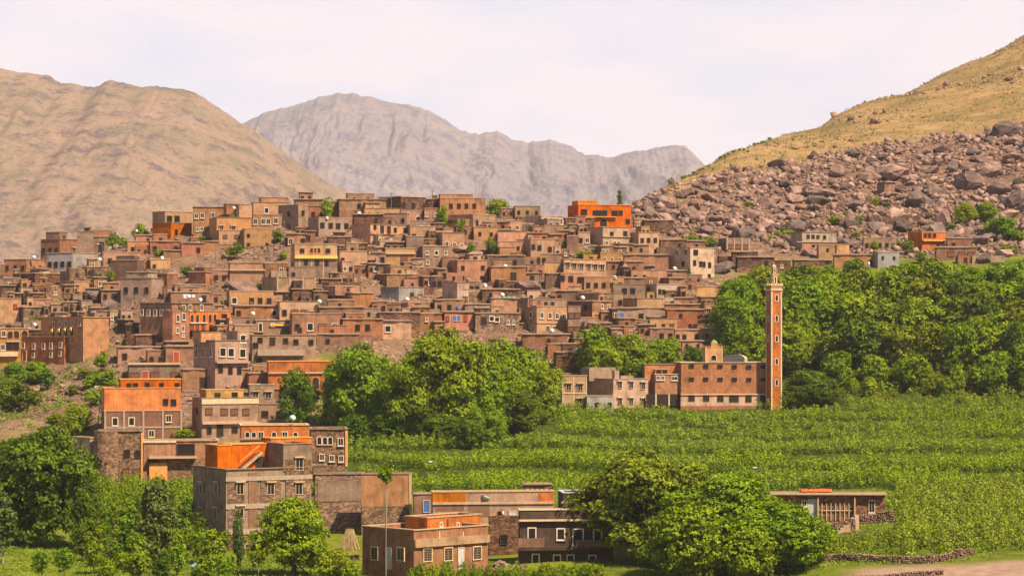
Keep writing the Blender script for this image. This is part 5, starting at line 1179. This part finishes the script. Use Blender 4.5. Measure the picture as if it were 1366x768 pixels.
# shrub rows at the lower right
u, Y = scatter(1195, 1440, 317, 371, 1.0); keep = ~((u < 1205) & (Y > 326) & (Y < 345)) & ~((Y < 320) & (rs.uniform(0, 1, len(u)) < .4)); u, Y = u[keep], Y[keep]; x = (u-683)*Y/F; z = gz_uY(u, Y)
rowm = .5+.5*np.sin(Y/2.1+1.2*fbm(x/18, Y/30, 2, 12)*3); k = rs.uniform(0, 1, len(u)) < .25+.75*rowm; u, Y, x, z = u[k], Y[k], x[k], z[k]
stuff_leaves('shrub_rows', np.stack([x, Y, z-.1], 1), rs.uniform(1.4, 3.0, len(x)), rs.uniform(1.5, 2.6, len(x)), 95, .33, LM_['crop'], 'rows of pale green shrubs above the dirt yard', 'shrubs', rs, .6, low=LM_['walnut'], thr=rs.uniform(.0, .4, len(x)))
u, Y = scatter(1110, 1210, 315, 327, .8); x = (u-683)*Y/F
stuff_leaves('low_bushes', np.stack([x, Y, gz_uY(u, Y)-.1], 1), rs.uniform(.7, 1.7, len(x)), rs.uniform(1.0, 2.0, len(x)), 70, .28, LM_['olive'], 'low bushes between the lawn and the dirt yard wall', 'bushes', rs, .6)
# field strip behind the hut and long grass between the houses and the field
u, Y = scatter(640, 1190, 346, 372, .9); keep = ~((u > 1020) & (Y < 360) & (u < 1185)) & ~((u<745)&(Y<366)); u, Y = u[keep], Y[keep]; x = (u-683)*Y/F
stuff_leaves('long_grass', np.stack([x, Y, gz_uY(u, Y)-.05], 1), rs.uniform(.5, 1.1, len(x)), rs.uniform(.7, 1.4, len(x)), 22, .34, LM_['crop'], 'long pale grass along the lower edge of the fields', 'grass', rs)
# meadow grass
us, Ys = [], []
for a in ((-40, 470, 298, 345, 2.2), (1100, 1200, 312, 345, 2.5), (410, 480, 315, 345, 2), (540, 590, 330, 368, 2), (1080, 1330, 312, 322, 1.6), (850,1100,300,316,1.6), (90, 300, 335, 410, 1.2)):
    a1, b1 = scatter(*a); us.append(a1); Ys.append(b1)
u = np.concatenate(us); Y = np.concatenate(Ys); x = (u-683)*Y/F
stuff_leaves('grass', np.stack([x, Y, gz_uY(u, Y)-.03], 1), rs.uniform(.12, .38, len(x)), rs.uniform(.3, .7, len(x)), 8, .24, LM_['crop'], 'bright meadow grass around the foreground trees', 'grass', rs)
# green undergrowth on the left bank
u, Y = scatter(-30, 165, 455, 528, .5); nz_ = fbm((u-683)*Y/F/7, Y/6, 3, 8); k = nz_ > .12; u, Y = u[k], Y[k]; x = (u-683)*Y/F
stuff_leaves('undergrowth', np.stack([x, Y, gz_uY(u, Y)-.05], 1), rs.uniform(.4, 1.3, len(x)), rs.uniform(.8, 1.8, len(x)), 26, .34, LM_['walnut'], 'low green undergrowth on the rocky bank below the ochre building', 'undergrowth', rs)
u, Y = scatter(104, 262, 388, 411, .9); x = (u-683)*Y/F
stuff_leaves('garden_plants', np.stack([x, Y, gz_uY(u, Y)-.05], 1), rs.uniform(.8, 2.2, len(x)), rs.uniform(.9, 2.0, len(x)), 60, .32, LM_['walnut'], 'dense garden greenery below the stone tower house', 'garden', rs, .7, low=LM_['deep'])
# dry tufts on the right hill
u, Y = scatter(830, 1440, 680, 1150, .07); py = HOR-gz_uY(u, Y)*F/Y; tp = np.interp(u, [780, 850, 900, 960, 1040, 1100, 1200, 1300, 1366, 2900], [285, 268, 255, 232, 228, 208, 193, 184, 172, 100])
k = (py < tp-2) & (rs.uniform(0, 1, len(u)) < np.where(u < 1010, 1, .3+.9*(fbm(u/22, Y/60, 3, 66) > .05))); u, Y = u[k], Y[k]; x = (u-683)*Y/F
stuff_leaves('dry_scrub', np.stack([x, Y, gz_uY(u, Y)-.1], 1), rs.uniform(.3, .9, len(x)), rs.uniform(.5, 1.5, len(x)), 10, .42, LM_['deep'], 'scattered low scrub on the dry grass hill', 'scrub', rs)

# ================================================================== ROCKS
def rock_material(name, c1, c2, c3):
    m, t, p = new_mat(name); lk = t.links.new; tcx = N(t, 'ShaderNodeTexCoord'); oi = N(t, 'ShaderNodeObjectInfo'); geo = N(t, 'ShaderNodeNewGeometry')
    nz = N(t, 'ShaderNodeTexNoise', Scale=.55, Detail=7.0, Roughness=.68); lk(geo.outputs['Position'], nz.inputs['Vector'])
    r = ramp(t, [(.3, c1), (.5, c2), (.72, c3)]); lk(nz.outputs[0], r.inputs[0])
    ad = N(t, 'ShaderNodeMath', _operation='ADD'); lk(oi.outputs['Random'], ad.inputs[0]); lk(geo.outputs['Random Per Island'], ad.inputs[1]); fr = N(t, 'ShaderNodeMath', _operation='FRACT'); lk(ad.outputs[0], fr.inputs[0])
    hs = N(t, 'ShaderNodeHueSaturation'); lk(r.outputs[0], hs.inputs['Color']); mr = N(t, 'ShaderNodeMapRange'); mr.inputs[3].default_value = .6; mr.inputs[4].default_value = 1.3; lk(fr.outputs[0], mr.inputs[0]); lk(mr.outputs[0], hs.inputs['Value'])
    lk(hs.outputs[0], p.inputs['Base Color']); n2 = N(t, 'ShaderNodeTexNoise', Scale=2.2, Detail=7.0, Roughness=.7); lk(geo.outputs['Position'], n2.inputs['Vector'])
    bp = N(t, 'ShaderNodeBump', Strength=.7, Distance=.25); lk(n2.outputs[0], bp.inputs['Height']); lk(bp.outputs[0], p.inputs['Normal']); return m
M_ROCK = rock_material('boulder_rock', (.125, .075, .062), (.26, .16, .125), (.42, .275, .215)); M_ROCKD = rock_material('dark_rock', (.075, .055, .05), (.135, .095, .082), (.21, .15, .125)); M_RUB = rock_material('rubble_stone', (.13, .078, .056), (.25, .15, .105), (.40, .27, .20))
def rock_bm(seed, n=22, flat=.8):
    rr = random.Random(seed); bm = bmesh.new()
    for i in range(n):
        d = Vector((rr.gauss(0, 1), rr.gauss(0, 1), rr.gauss(0, 1))).normalized(); k = rr.uniform(.38, .56); bm.verts.new((d.x*k*rr.choice([1, 1, 1.15]), d.y*k, d.z*k*flat))
    r = bmesh.ops.convex_hull(bm, input=bm.verts); bmesh.ops.delete(bm, geom=list(set(g for g in r['geom_interior']+r['geom_unused'] if isinstance(g, bmesh.types.BMVert))), context='VERTS')
    bmesh.ops.triangulate(bm, faces=bm.faces); return bm
ROCKM, ROCKN = [], []
for i in range(14):
    bm = rock_bm(100+i, 26, random.Random(i).uniform(.62, 1.0))
    low = np.array([v.co[:] for v in bm.verts]), np.array([[v.index for v in f.verts] for f in bm.faces]) if not bm.verts.index_update() else None
    if i < 9: 
        bmesh.ops.bevel(bm, geom=list(bm.edges), offset=.014, segments=1, affect='EDGES')
        bmesh.ops.subdivide_edges(bm, edges=[e for e in bm.edges if e.calc_length() > .2], cuts=1, use_grid_fill=True)
        rr = random.Random(i)
        for v in bm.verts: v.co += Vector((rr.gauss(0, 1), rr.gauss(0, 1), rr.gauss(0, 1)))*.012
        me = bpy.data.meshes.new('boulder'); bm.to_mesh(me); me.materials.append(M_ROCK); ROCKM.append(me)
        me2 = me.copy(); me2.materials[0] = M_ROCKD; ROCKN.append(me2)
    bm.free()
HULLS = []
for i in range(10):
    bm = rock_bm(300+i, 12, .75); bm.verts.index_update(); HULLS.append((np.array([v.co[:] for v in bm.verts]), np.array([[v.index for v in f.verts] for f in bm.faces]))); bm.free()
def rubble(name, pos, size, mat, label, cat='rubble', kind='stuff', sink=.15):
    V, Fc, b = [], [], 0; which = rs.randint(0, len(HULLS), len(pos))
    for w_ in range(len(HULLS)):
        idx = np.nonzero(which == w_)[0]
        if not len(idx): continue
        v0, f0 = HULLS[w_]; n = len(idx); q = rs.normal(size=(n, 4)); q /= np.linalg.norm(q, axis=1, keepdims=True); a, bb, c, d = q.T
        M = np.stack([1-2*(c*c+d*d), 2*(bb*c-a*d), 2*(bb*d+a*c), 2*(bb*c+a*d), 1-2*(bb*bb+d*d), 2*(c*d-a*bb), 2*(bb*d-a*c), 2*(c*d+a*bb), 1-2*(bb*bb+c*c)], 1).reshape(n, 3, 3)
        v = np.einsum('nij,kj->nki', M, v0)*size[idx][:, None, None]*[1, 1, .8] + (pos[idx]+np.stack([0*size[idx], 0*size[idx], size[idx]*(.35-sink)], 1))[:, None, :]
        V.append(v.reshape(-1, 3)); Fc.append((f0[None]+np.arange(n)[:, None, None]*len(v0)).reshape(-1, 3)+b); b += n*len(v0)
    o = link(bpy.data.objects.new(name, mesh_np(name, np.concatenate(V), np.concatenate(Fc), mat))); return tag(o, label, cat, kind=kind)
BOULD = []
def boulder(u, py, wpx, hpx, dark=False, label=None, sink=.28, Y=None):
    Y = Y or find_Y(u, py+hpx*.4, 560); x = (u-683)*Y/F; z = float(gz_uY(u, Y)); w_ = wpx*Y/F; h_ = hpx*Y/F
    o = bpy.data.objects.new('boulder', rnd.choice(ROCKN if dark else ROCKM)); link(o)
    o.scale = (w_, w_*rnd.uniform(.7, 1.1), h_*1.15); o.rotation_euler = (rnd.uniform(-.25, .25), rnd.uniform(-.25, .25), rnd.uniform(0, 6.28)); o.location = (x, Y, z+h_*(.5-sink))
    BOULD.append((o, 'boulder', 'dark brown' if dark else 'tan', (u, py), label, 'boulder', (hpx, wpx)))
boulder(1338,172,46,34,True,'big dark jagged boulder standing at the very top of the boulder slope',.12)
for a in [(1322,186,20,14,1),(1354,184,26,16,0),(1085,205,16,14,1),(1039,217,24,14,1),(1095,253,40,20,0),(1012,242,28,15,0),(1022,270,26,18,0),(1064,254,22,14,0),(1290,238,40,26,0),(1335,248,30,24,1),(1225,262,34,26,1),(1215,235,26,18,0),(1260,290,24,26,0),(1306,316,34,20,1),
          (1066,298,28,22,1),(1018,296,34,24,0),(1128,322,38,18,1),(1052,274,30,16,0),(1158,236,30,18,0),(1176,208,22,14,1),(1136,205,20,12,1),(1180,228,26,12,0),(1200,250,26,16,0),(1240,224,30,14,0),(1272,222,24,14,1),(1312,215,28,16,0),
          (1358,262,28,34,1),(1300,200,20,14,1),(1252,198,22,12,1),(990,258,22,14,0),(970,268,24,14,0),(945,262,22,12,0),(930,246,16,10,1),(908,258,20,12,0),(880,262,22,14,1),(862,276,18,12,0),(1312,342,30,18,1),(1250,308,30,26,1),(1275,308,22,20,0),
          (1350,208,24,16,0),(895,240,9,12,1),(1190,285,30,18,0),(1205,300,26,16,1),(1140,270,30,20,0),(1000,285,26,16,0),(985,235,18,12,1),(960,290,28,16,0),(925,285,24,14,0),(940,305,26,14,1),(1080,335,22,14,0),(1340,335,24,16,0)]:
    boulder(a[0],a[1],a[2]*1.2,a[3]*1.15,bool(a[4]))
tp_u=[780,850,900,960,1040,1100,1200,1300,1366,2900]; tp_v=[285,268,255,232,228,208,193,184,172,100]
br=random.Random(21); nb=0
while nb<235:
    u=br.uniform(850,1385); lo=np.interp(u,tp_u,tp_v)+4; py=br.uniform(lo,345)
    if py>np.interp(u,[850,960,1366],[290,322,340]): continue
    s=min(34,8*br.paretovariate(2.0)); boulder(u,py,s*br.uniform(.9,1.5),s*br.uniform(.6,.95),br.random()<.3); nb+=1
for a in [(328,378,58,20,0),(150,404,34,18,1),(705,378,52,24,0),(628,338,40,18,0),(612,328,26,14,0),(655,332,16,12,1),(128,392,40,16,1),(940,395,44,22,0),(965,352,40,22,1),(478,412,18,10,0),(935,340,26,16,0)]:
    boulder(a[0],a[1],a[2],a[3],bool(a[4]),sink=.35,Y=find_Y(a[0],a[1]+a[3]*.45,480))
# scree between the boulders
def up_(n, u0, u1, y0, y1): return rs.uniform(u0, u1, n), np.sqrt(rs.uniform(y0*y0, y1*y1, n))
u, Y = up_(26000, 845, 1400, 585, 830); py = HOR-gz_uY(u, Y)*F/Y; k = (py > np.interp(u, tp_u, tp_v)-4+8*fbm(u/20, Y/20, 3, 3)) & (py < np.interp(u, [850, 960, 1366], [300, 338, 350])) & (fbm((u-683)*Y/F/11, Y/12, 3, 55) + rs.uniform(-.3, .3, len(u)) > -.22)
u, Y = u[k], Y[k]; x = (u-683)*Y/F; sz = np.minimum(.58*(rs.pareto(2.3, len(u))+1), 3.2)
rubble('scree', np.stack([x, Y, gz_uY(u, Y)], 1), sz, M_ROCK, 'loose brown stones filling the slope between the boulders', 'scree')
# outcrops on the grassy hill
u, Y = up_(7000, 850, 1400, 690, 1150); py = HOR-gz_uY(u, Y)*F/Y; k = (py < np.interp(u, tp_u, tp_v)) & (fbm((u-683)*Y/F/30, Y/40, 4, 15) > .08); u, Y = u[k], Y[k]; x = (u-683)*Y/F
rubble('outcrop_stones', np.stack([x, Y, gz_uY(u, Y)], 1), np.minimum(.5*(rs.pareto(2.4, len(u))+1), 4), M_RUB, 'small grey stones strewn over the dry grass hill', 'stones')
# rubble between the houses, and on the left bank
u, Y = up_(17000, -40, 965, 478, 612); nzv = fbm((u-683)*Y/F/10, Y/9, 3, 71); k = (nzv > -.12) & ~((u > 430) & (u < 960) & (Y < 515)) & ~((u<130)&(Y<495)); u, Y = u[k], Y[k]; x = (u-683)*Y/F
rubble('rubble', np.stack([x, Y, gz_uY(u, Y)], 1), np.minimum(.26*(rs.pareto(2.6, len(u))+1), 1.3), M_RUB, 'broken stone and rubble between the village houses')
u, Y = up_(2600, -40, 175, 450, 535); nzv = fbm((u-683)*Y/F/8, Y/8, 3, 72); k = nzv > .02; u, Y = u[k], Y[k]; x = (u-683)*Y/F
rubble('bank_stones', np.stack([x, Y, gz_uY(u, Y)], 1), np.minimum(.3*(rs.pareto(2.2, len(u))+1), 1.8), M_RUB, 'loose stones on the steep bank below the ochre building', 'stones')

# ================================================================== SMALL THINGS
ITEMS = []
def roof_under(px, py):
    best = None
    for h in HOUSES:
        x0, x1, yt, yb = h.box
        if x0-1 <= px <= x1+1:
            q = abs(yt-(py+3))
            if best is None or q < best[0]: best = (q, h)
    return best[1] if best and best[0] < 11 else None
M_DISH = plain('dish_white', (.82, .80, .76), .5, .4); M_POLE = plain('pole_wood', (.17, .12, .085)); M_LAMP = plain('lamp_head', (.7, .7, .68), .4)
_d = None
def dish(px, py, dia=1.0, mat=None, label=None, h=None):
    global _d
    h = h or roof_under(px, py)
    if h is not None: Y = h.Y+.9; zr = (HOR-h.box[2])*h.Y/F-.3
    else: Y = find_Y(px, py+6, 300); zr = float(gz_uY(px, Y))
    z = (HOR-py)*Y/F; zr = min(zr, z-dia*.4)
    o = empty('satellite_dish', ((px-683)*Y/F, Y, zr), rnd.uniform(-.2, .5)); r_ = dia/2; zc = z-zr
    bowl = MB(); prof = [(.02, -.12), (r_*.45, -.09), (r_*.8, -.03), (r_, .03)]; bowl.lathe(prof, 14); bo = bowl.obj('bowl', mat or M_DISH, o, True); bo.location = (0, -.12, zc); bo.rotation_euler = (R(58), 0, 0)
    MB().tube([(0, 0, 0), (0, 0, zc)], .035, 6).obj('mast', M_STEEL, o); a = MB().tube([(0, -.1, zc-r_*.75), (0, -.12-dia*.42, zc+r_*.05)], .018, 5); a.box(-.05, .05, -.17-dia*.42, -.07-dia*.42, zc, zc+.1); a.obj('feed_arm', M_STEEL, o)
    ITEMS.append((o, 'satellite dish', 'white' if mat is None else 'blue', (px, py), label, 'dish', (5, 5)))
for a in [(45,343),(216,344),(182,308),(193,307),(133,346),(267,400),(426,402),(389,466),(390,557),(530,442),(337,418),(736,441),(596,426),(777,397),(770,467),(792,484),(964,426),(46,433),(281,505),(214,604,1.5),(674,355),(647,381),(670,393),(479,284.5),(543,399),(312,277.5),(436,291),(820,370),(900,358)]:
    dish(a[0], a[1], a[2] if len(a) > 2 else (.95 if a[1] > 330 else .8))
dish(648,661,1.3,label='large white satellite dish on the long beige house with orange ends',h=next(h for h in HOUSES if h.label and h.label.startswith('long beige house')))
dish(611,411,1.0,M_BLUP)
def pole(u, base, top, lamp=False, lean=0., label=None, r=.09, twin=False):
    Y = find_Y(u, base, 300); z = float(gz_uY(u, Y)); h_ = (HOR-top)*Y/F-z
    o = empty('street_lamp' if lamp else 'utility_pole', ((u-683)*Y/F, Y, z)); MB().tube([(0, 0, -.4), (lean*.5, 0, h_*.5), (lean, 0, h_)], [r, r*.85, r*.65], 7).obj('post', M_POLE, o)
    if twin: MB().tube([(-.9, .1, -.4), (-.12, 0, h_*.92)], [r, r*.8], 7).obj('strut', M_POLE, o)
    if lamp: MB().tube([(lean, 0, h_-.1), (lean-.5, -.3, h_+.12), (lean-.8, -.5, h_+.12)], .035, 5).obj('arm', M_STEEL, o); MB().box(lean-1.15, lean-.65, -.68, -.40, h_+.04, h_+.18).obj('lamp_head', M_LAMP, o)
    else: MB().box(lean-.45, lean+.45, -.05, .05, h_-.45, h_-.35).obj('crossarm', M_POLE, o)
    ITEMS.append((o, 'street lamp' if lamp else 'utility pole', 'grey' if lamp else 'wooden', (u, (base+top)/2), label, 'lamp' if lamp else 'pole', (base-top, 4)))
for a in [(137,363,326,1),(288,352,318,0),(278,392,345,0),(115,437,390,0),(136,578,516,1),(583,662,616,1),(1015,664,624,1),(379,345,294,0),(502,342,312,0),(721,390,366,0),(1183,302,276,0),(127,468,442,1),(522,268,256,0),(577,268,253,0),(1176,345,316,0),(186,462,432,0),(468,420,392,0),(905,310,292,0),(957,330,316,0),(482,265,257,0)]:
    pole(a[0], a[1], a[2], bool(a[3]), twin=a[0] in (1015, 136, 127), lean=.6 if a[0] == 278 else 0.)
# laundry on two roofs
def laundry(px, py, wpx, cols, label):
    h = roof_under(px, py); Y = h.Y+.6; k = Y/F; wd = wpx*k; o = empty('washing_line', ((px-683)*k, Y, (HOR-py)*k-1.2))
    MB().tube([(-wd/2, 0, 0), (-wd/2, 0, 1.6)], .03, 5).obj('post', M_STEEL, o); MB().tube([(wd/2, 0, 0), (wd/2, 0, 1.6)], .03, 5).obj('post', M_STEEL, o); MB().tube([(-wd/2, 0, 1.55), (0, 0, 1.45), (wd/2, 0, 1.55)], .012, 4).obj('line', M_STEEL, o)
    n = max(2, int(wd/.8)); rr = random.Random(int(px))
    for i in range(n):
        x = -wd/2+wd*(i+.5)/n; c = MB(); hw = wd/n*.4; hh = rr.uniform(.5, .95); m_ = 4
        for a in range(m_+1):
            for b in range(m_+1): c.v.append((x-hw+2*hw*a/m_, .05*math.sin(a*2.1+b), 1.46-hh*b/m_))
        for a in range(m_):
            for b in range(m_): q = a*(m_+1)+b; c.f.append((q, q+m_+1, q+m_+2, q+1))
        ob = c.obj('cloth', plain('cloth_%s' % rr.random(), rr.choice(cols)), o, True); ob.modifiers.new('thick', 'SOLIDIFY').thickness = .02
    tag(o, label, 'washing line')
laundry(252, 394.5, 17, [(.8, .78, .8), (.75, .6, .62), (.6, .62, .75)], 'washing line with white and pale clothes above the arched orange gallery')
laundry(676, 397, 24, [(.75, .75, .72), (.1, .4, .2), (.7, .3, .2)], 'washing line with green and white cloth above the big grove')
# dry stone walls and steps near the hut and yard
def stone_wall(pts, h_, label, name='stone_wall', t_=.5):
    P, S = [], []
    for (u0, Y0), (u1, Y1) in zip(pts[:-1], pts[1:]):
        a = Vector(((u0-683)*Y0/F, Y0)); b = Vector(((u1-683)*Y1/F, Y1)); n = max(3, int((b-a).length/.24))
        for i in range(n):
            p = a.lerp(b, i/n); z = float(ground_z(p.x, p.y)); q = -.15
            hh = h_*(.85+.3*vnoise(p.x*.6, p.y*.6, 4))
            while q < hh:
                for sd in (-1, 0, 1): P.append((p.x+rnd.uniform(-.1, .1), p.y+sd*t_*.4+rnd.uniform(-.08, .08), z+q)); S.append(rnd.uniform(.26, .44))
                q += .22
    o = rubble(name, np.array(P), np.array(S), M_RUB, label, 'wall', None, .35)
    if 'kind' in o: del o['kind']
    return o
stone_wall([(1040, 316), (1110, 316), (1180, 313), (1240, 312), (1300, 316)], .9, 'low dry stone wall along the dirt yard at the lower right')
stone_wall([(1146, 341), (1194, 341)], 1.3, 'short stone terrace wall to the right of the field hut')
stone_wall([(1100, 331), (1142, 332)], 1.5, 'stone retaining wall at the foot of the steps near the field hut')
stone_wall([(1104, 648), (1136, 650), (1164, 654)], 1.4, 'dark stone terrace wall among the boulders')
stone_wall([(1160, 628), (1200, 632), (1232, 634)], 1.5, 'long sloping dry wall below the tiny hut in the boulder field')
stone_wall([(1000, 303), (1080, 302), (1170, 301), (1260, 303)], .6, 'crumbling earth and stone kerb at the bottom edge of the dirt yard')
stone_wall([(452, 340), (482, 338)], .8, 'low stone terrace edge beneath the straw stack')
so = empty('stone_steps', on_ground(1128, 716)); sm = MB()
Ys = so.location.y
for i in range(9):
    sm.box(-1.7+i*.42, -1.2+i*.42, i*.55-.3, i*.55+1.2, -1.0, .15+i*.27)
sm.obj('steps', WM['pale'], so); MB().box(-1.9, 2.5, 1.25, 1.6, -1, .5).obj('side_wall', WM['stone'], so); tag(so, 'stone steps climbing beside the field hut', 'steps')
# reed stack leaning on the blank wall
so = empty('straw_stack', on_ground(466, 733)); s_ = MB(); rr = random.Random(3)
for i in range(260):
    a = rr.uniform(0, 6.28); r_ = rr.uniform(.5, 1.45); s_.tube([(r_*math.cos(a), r_*.6*math.sin(a), -.1), (r_*.25*math.cos(a)+rr.uniform(-.2, .2), r_*.2*math.sin(a), rr.uniform(2.2, 2.75))], .035, 3)
s_.obj('straw', plain('straw', (.55, .40, .22)), so); tag(so, 'pale bundle of reeds stacked against the stone wall', 'straw stack')
P = np.array([(x, y, float(ground_z(x, y))+max(0, .8-.55*math.hypot(x+1.4, y-318))) for x, y in [(rnd.gauss(-1.4, 1.3), rnd.gauss(318, .9)) for _ in range(260)]])
o = rubble('rubble_heap', P, np.array([rnd.uniform(.25, .6) for _ in P]), M_RUB, 'heap of broken stone between the orange terrace house and the dark brown house', 'rubble heap')
# orange cloth on the hut roof
hut = next(h for h in HOUSES if h.label and h.label.startswith('low stone field hut')); cl = MB(); n = 14; zt = (HOR-658.5)*343/F
for i in range(n+1):
    for j in range(5):
        cl.v.append(((1070-683+42*i/n)*343/F, 344+j*.5, zt+.25+.28*abs(math.sin(i*1.7+j))*(1 if 0 < j < 4 else .3)))
for i in range(n):
    for j in range(4): q = i*5+j; cl.f.append((q, q+5, q+6, q+1))
o = cl.obj('tarpaulin', plain('orange_cloth', (.62, .13, .04)), None, True); o.modifiers.new('thick', 'SOLIDIFY').thickness = .04; tag(o, 'crumpled orange tarpaulin lying on the field hut roof', 'tarpaulin')
o = ROCKM[2].copy(); o.materials[0] = plain('blue_cloth', (.25, .36, .62)); ob = link(bpy.data.objects.new('covered_heap', o)); g = on_ground(262, 757); ob.location = g+Vector((0, 0, .2)); ob.scale = (1.8, 1.2, .9); tag(ob, 'heap under a pale blue sheet at the foot of the block of flats', 'covered heap')

# people
def person(loc, rz, shirt, legs, h_, label):
    o = empty('person', loc, rz); o.scale = (h_/1.72,)*3
    V = [(0,0,.93),(0,0,1.12),(0,.01,1.38),(0,0,1.5),(0,-.015,1.60),(0,-.01,1.69),(.19,0,1.40),(.25,.03,1.12),(.27,-.06,.88),(-.19,0,1.40),(-.24,.02,1.12),(-.25,-.08,.90),(.09,0,.88),(.10,-.02,.48),(.11,.02,.07),(.11,-.13,.04),(-.09,0,.88),(-.10,.02,.48),(-.11,.04,.07),(-.11,-.11,.04)]
    E = [(0,1),(1,2),(2,3),(3,4),(4,5),(2,6),(6,7),(7,8),(2,9),(9,10),(10,11),(0,12),(12,13),(13,14),(14,15),(0,16),(16,17),(17,18),(18,19)]
    rad = [.14,.13,.15,.055,.095,.085,.06,.042,.03,.06,.042,.03,.085,.06,.042,.04,.085,.06,.042,.04]
    me = bpy.data.meshes.new('body'); me.from_pydata(V, E, []); me.materials.append(plain('skin_tone', (.33, .17, .10))); b = link(bpy.data.objects.new('body', me), o)
    md = b.modifiers.new('skin', 'SKIN'); 
    for i, s in enumerate(me.skin_vertices[0].data): s.radius = (rad[i], rad[i]*.85); s.use_root = (i == 0)
    b.modifiers.new('sub', 'SUBSURF').levels = 1
    MB().lathe([(.20, .80), (.175, 1.1), (.215, 1.38), (.10, 1.49)], 12).obj('shirt', plain('shirt_%s' % h_, shirt), o, True)
    MB().lathe([(.20, .12), (.19, .5), (.17, .82)], 12).obj('robe', plain('robe_%s' % h_, legs), o, True)
    MB().lathe([(.105, 1.62), (.10, 1.70), (.05, 1.745)], 10).obj('hair', plain('hair_%s' % h_, (.02, .015, .012)), o, True); tag(o, label, 'person')
g = on_ground(1159, 359); person(g, .3, (.72, .74, .80), (.2, .3, .6), 1.7, 'person in a white top and blue robe standing beside the light grey cube house')
hr = next(h for h in HOUSES if h.label and h.label.startswith('ruined dark stone')); zt = (HOR-688)*330/F-.5
person(Vector(((671-683)*331.5/F, 331.5, zt)), .2, (.8, .78, .76), (.55, .18, .14), 1.15, 'small person in a white shirt on the ruined stone wall house')

# ================================================================== LABELS
LMK = [('minaret', 1033, 440), ('mosque', 965, 512), ('orange balcony house on the ridge', 800, 287), ('ochre house with triple loggia', 420, 347), ('brown house with blank orange top', 190, 545), ('block of flats with orange terrace', 335, 690),
       ('dark ridge house with openings', 536, 271), ('salmon ridge house', 617, 271), ('long ochre building with yellow arches', 85, 453), ('orange arched gallery house', 245, 430), ('salmon house with blue shutters', 612, 428), ('tall pale boxy house', 920, 352),
       ('light grey house with two floors', 97, 352), ('tan eight window house', 728, 425), ('unfinished pinkish block house', 835, 525), ('pinkish house with yellow terrace', 295, 485), ('tapering reddish adobe house', 470, 400), ('orange house below the boulders', 1236, 322),
       ('dark brown balcony house', 755, 715), ('orange terrace house with barred windows', 567, 735), ('field hut', 1105, 678), ('jagged boulder topping the slope', 1338, 176), ('tiny stone hut', 1182, 252), ('light grey cube house', 1180, 348), ('huge dark walnut at the edge', 55, 650), ('thin poplar sapling', 515, 690), ('pale house among the boulders', 1085, 323)]
NW = ['no', 'one', 'two', 'three', 'four', 'five', 'six', 'seven', 'eight', 'nine', 'ten', 'eleven', 'twelve']; ORD = ['nearest', 'second', 'third', 'fourth', 'fifth', 'sixth', 'seventh', 'eighth', 'ninth', 'tenth', 'eleventh', 'twelfth']
SEC = ['right of', 'up and right of', 'straight above', 'up and left of', 'left of', 'down and left of', 'straight below', 'down and right of']
def sector(a, b):
    an = math.degrees(math.atan2(-(a[1]-b[1]), a[0]-b[0])) % 360; return int(((an+22.5) % 360)//45)
def auto_label(rows, tail):
    """rows: (object, noun, colour, (px,py), label or None, category, size); unlabelled rows get a rank within a direction from the landmark that ranks them best"""
    for o, noun, colr, p, lab, cat, sz in rows:
        o['category'] = cat
        if lab: o['label'] = lab; continue
        best = None
        for nm, x, y in LMK:
            d = math.hypot(p[0]-x, p[1]-y)
            if d < 4: continue
            s = sector(p, (x, y)); rank = sum(1 for q in rows if q[0] is not o and q[1] == noun and q[2] == colr and sector(q[3], (x, y)) == s and math.hypot(q[3][0]-x, q[3][1]-y) < d)
            if rank < 12:
                sc_ = rank*45 + d + len(nm.split())*6
                if best is None or sc_ < best[0]: best = (sc_, rank, s, nm)
        if best is None: o['label'] = f"{colr} {noun} lying among many like it"; continue
        _, rank, s, nm = best; core = f"{ORD[rank]} {colr} {noun} {SEC[s]} the {nm}"; t_ = tail(o, noun, sz)
        full = core + (', ' + t_ if t_ else '')
        o['label'] = full if len(full.replace(',', '').split()) <= 15 else core
hrows = []; htail = {}
for h in HOUSES:
    n = len(h.nwin); st = max(set(h.nwin), key=h.nwin.count) if n else None
    word = SPOT.get(st, 'dark')
    htail[h.root.name] = ('with blank walls' if not n else f"with {NW[min(n,12)]} {word} {'opening' if n == 1 else 'openings'}")
    hrows.append((h.root, h.kind, CW[h.mat], h.px, h.label, h.kind, (1, 1))); h.root['group'] = 'houses of the hillside village' if h.kind == 'house' else h.kind + 's'
    if h.kind == 'mosque': del h.root['group']
auto_label(hrows, lambda o, n, s: htail[o.name])
auto_label([(o, w, c, p, l, cat, s) for o, w, c, p, l, cat, s in TREES], lambda o, n, s: 'tall and narrow' if s[0] > 2*s[1] else ('broad crowned' if s[1] > 60 else ''))
BOULD.sort(key=lambda r: -r[6][0]*r[6][1])
BOULD = [(o, n, ('large ' if z[1] > 26 else 'small ' if z[1] < 13 else 'middling ') + c, p, l, k, z) for o, n, c, p, l, k, z in BOULD]
auto_label(BOULD, lambda o, n, s: '')
for i, r in enumerate(BOULD):
    r[0]['group'] = 'boulders on the slope'; r[0]['category'] = 'boulder'
auto_label(ITEMS, lambda o, n, s: '')
for r in ITEMS: r[0]['group'] = {'dish': 'satellite dishes on the roofs', 'lamp': 'street lamps', 'pole': 'utility poles in the village'}[r[5]]
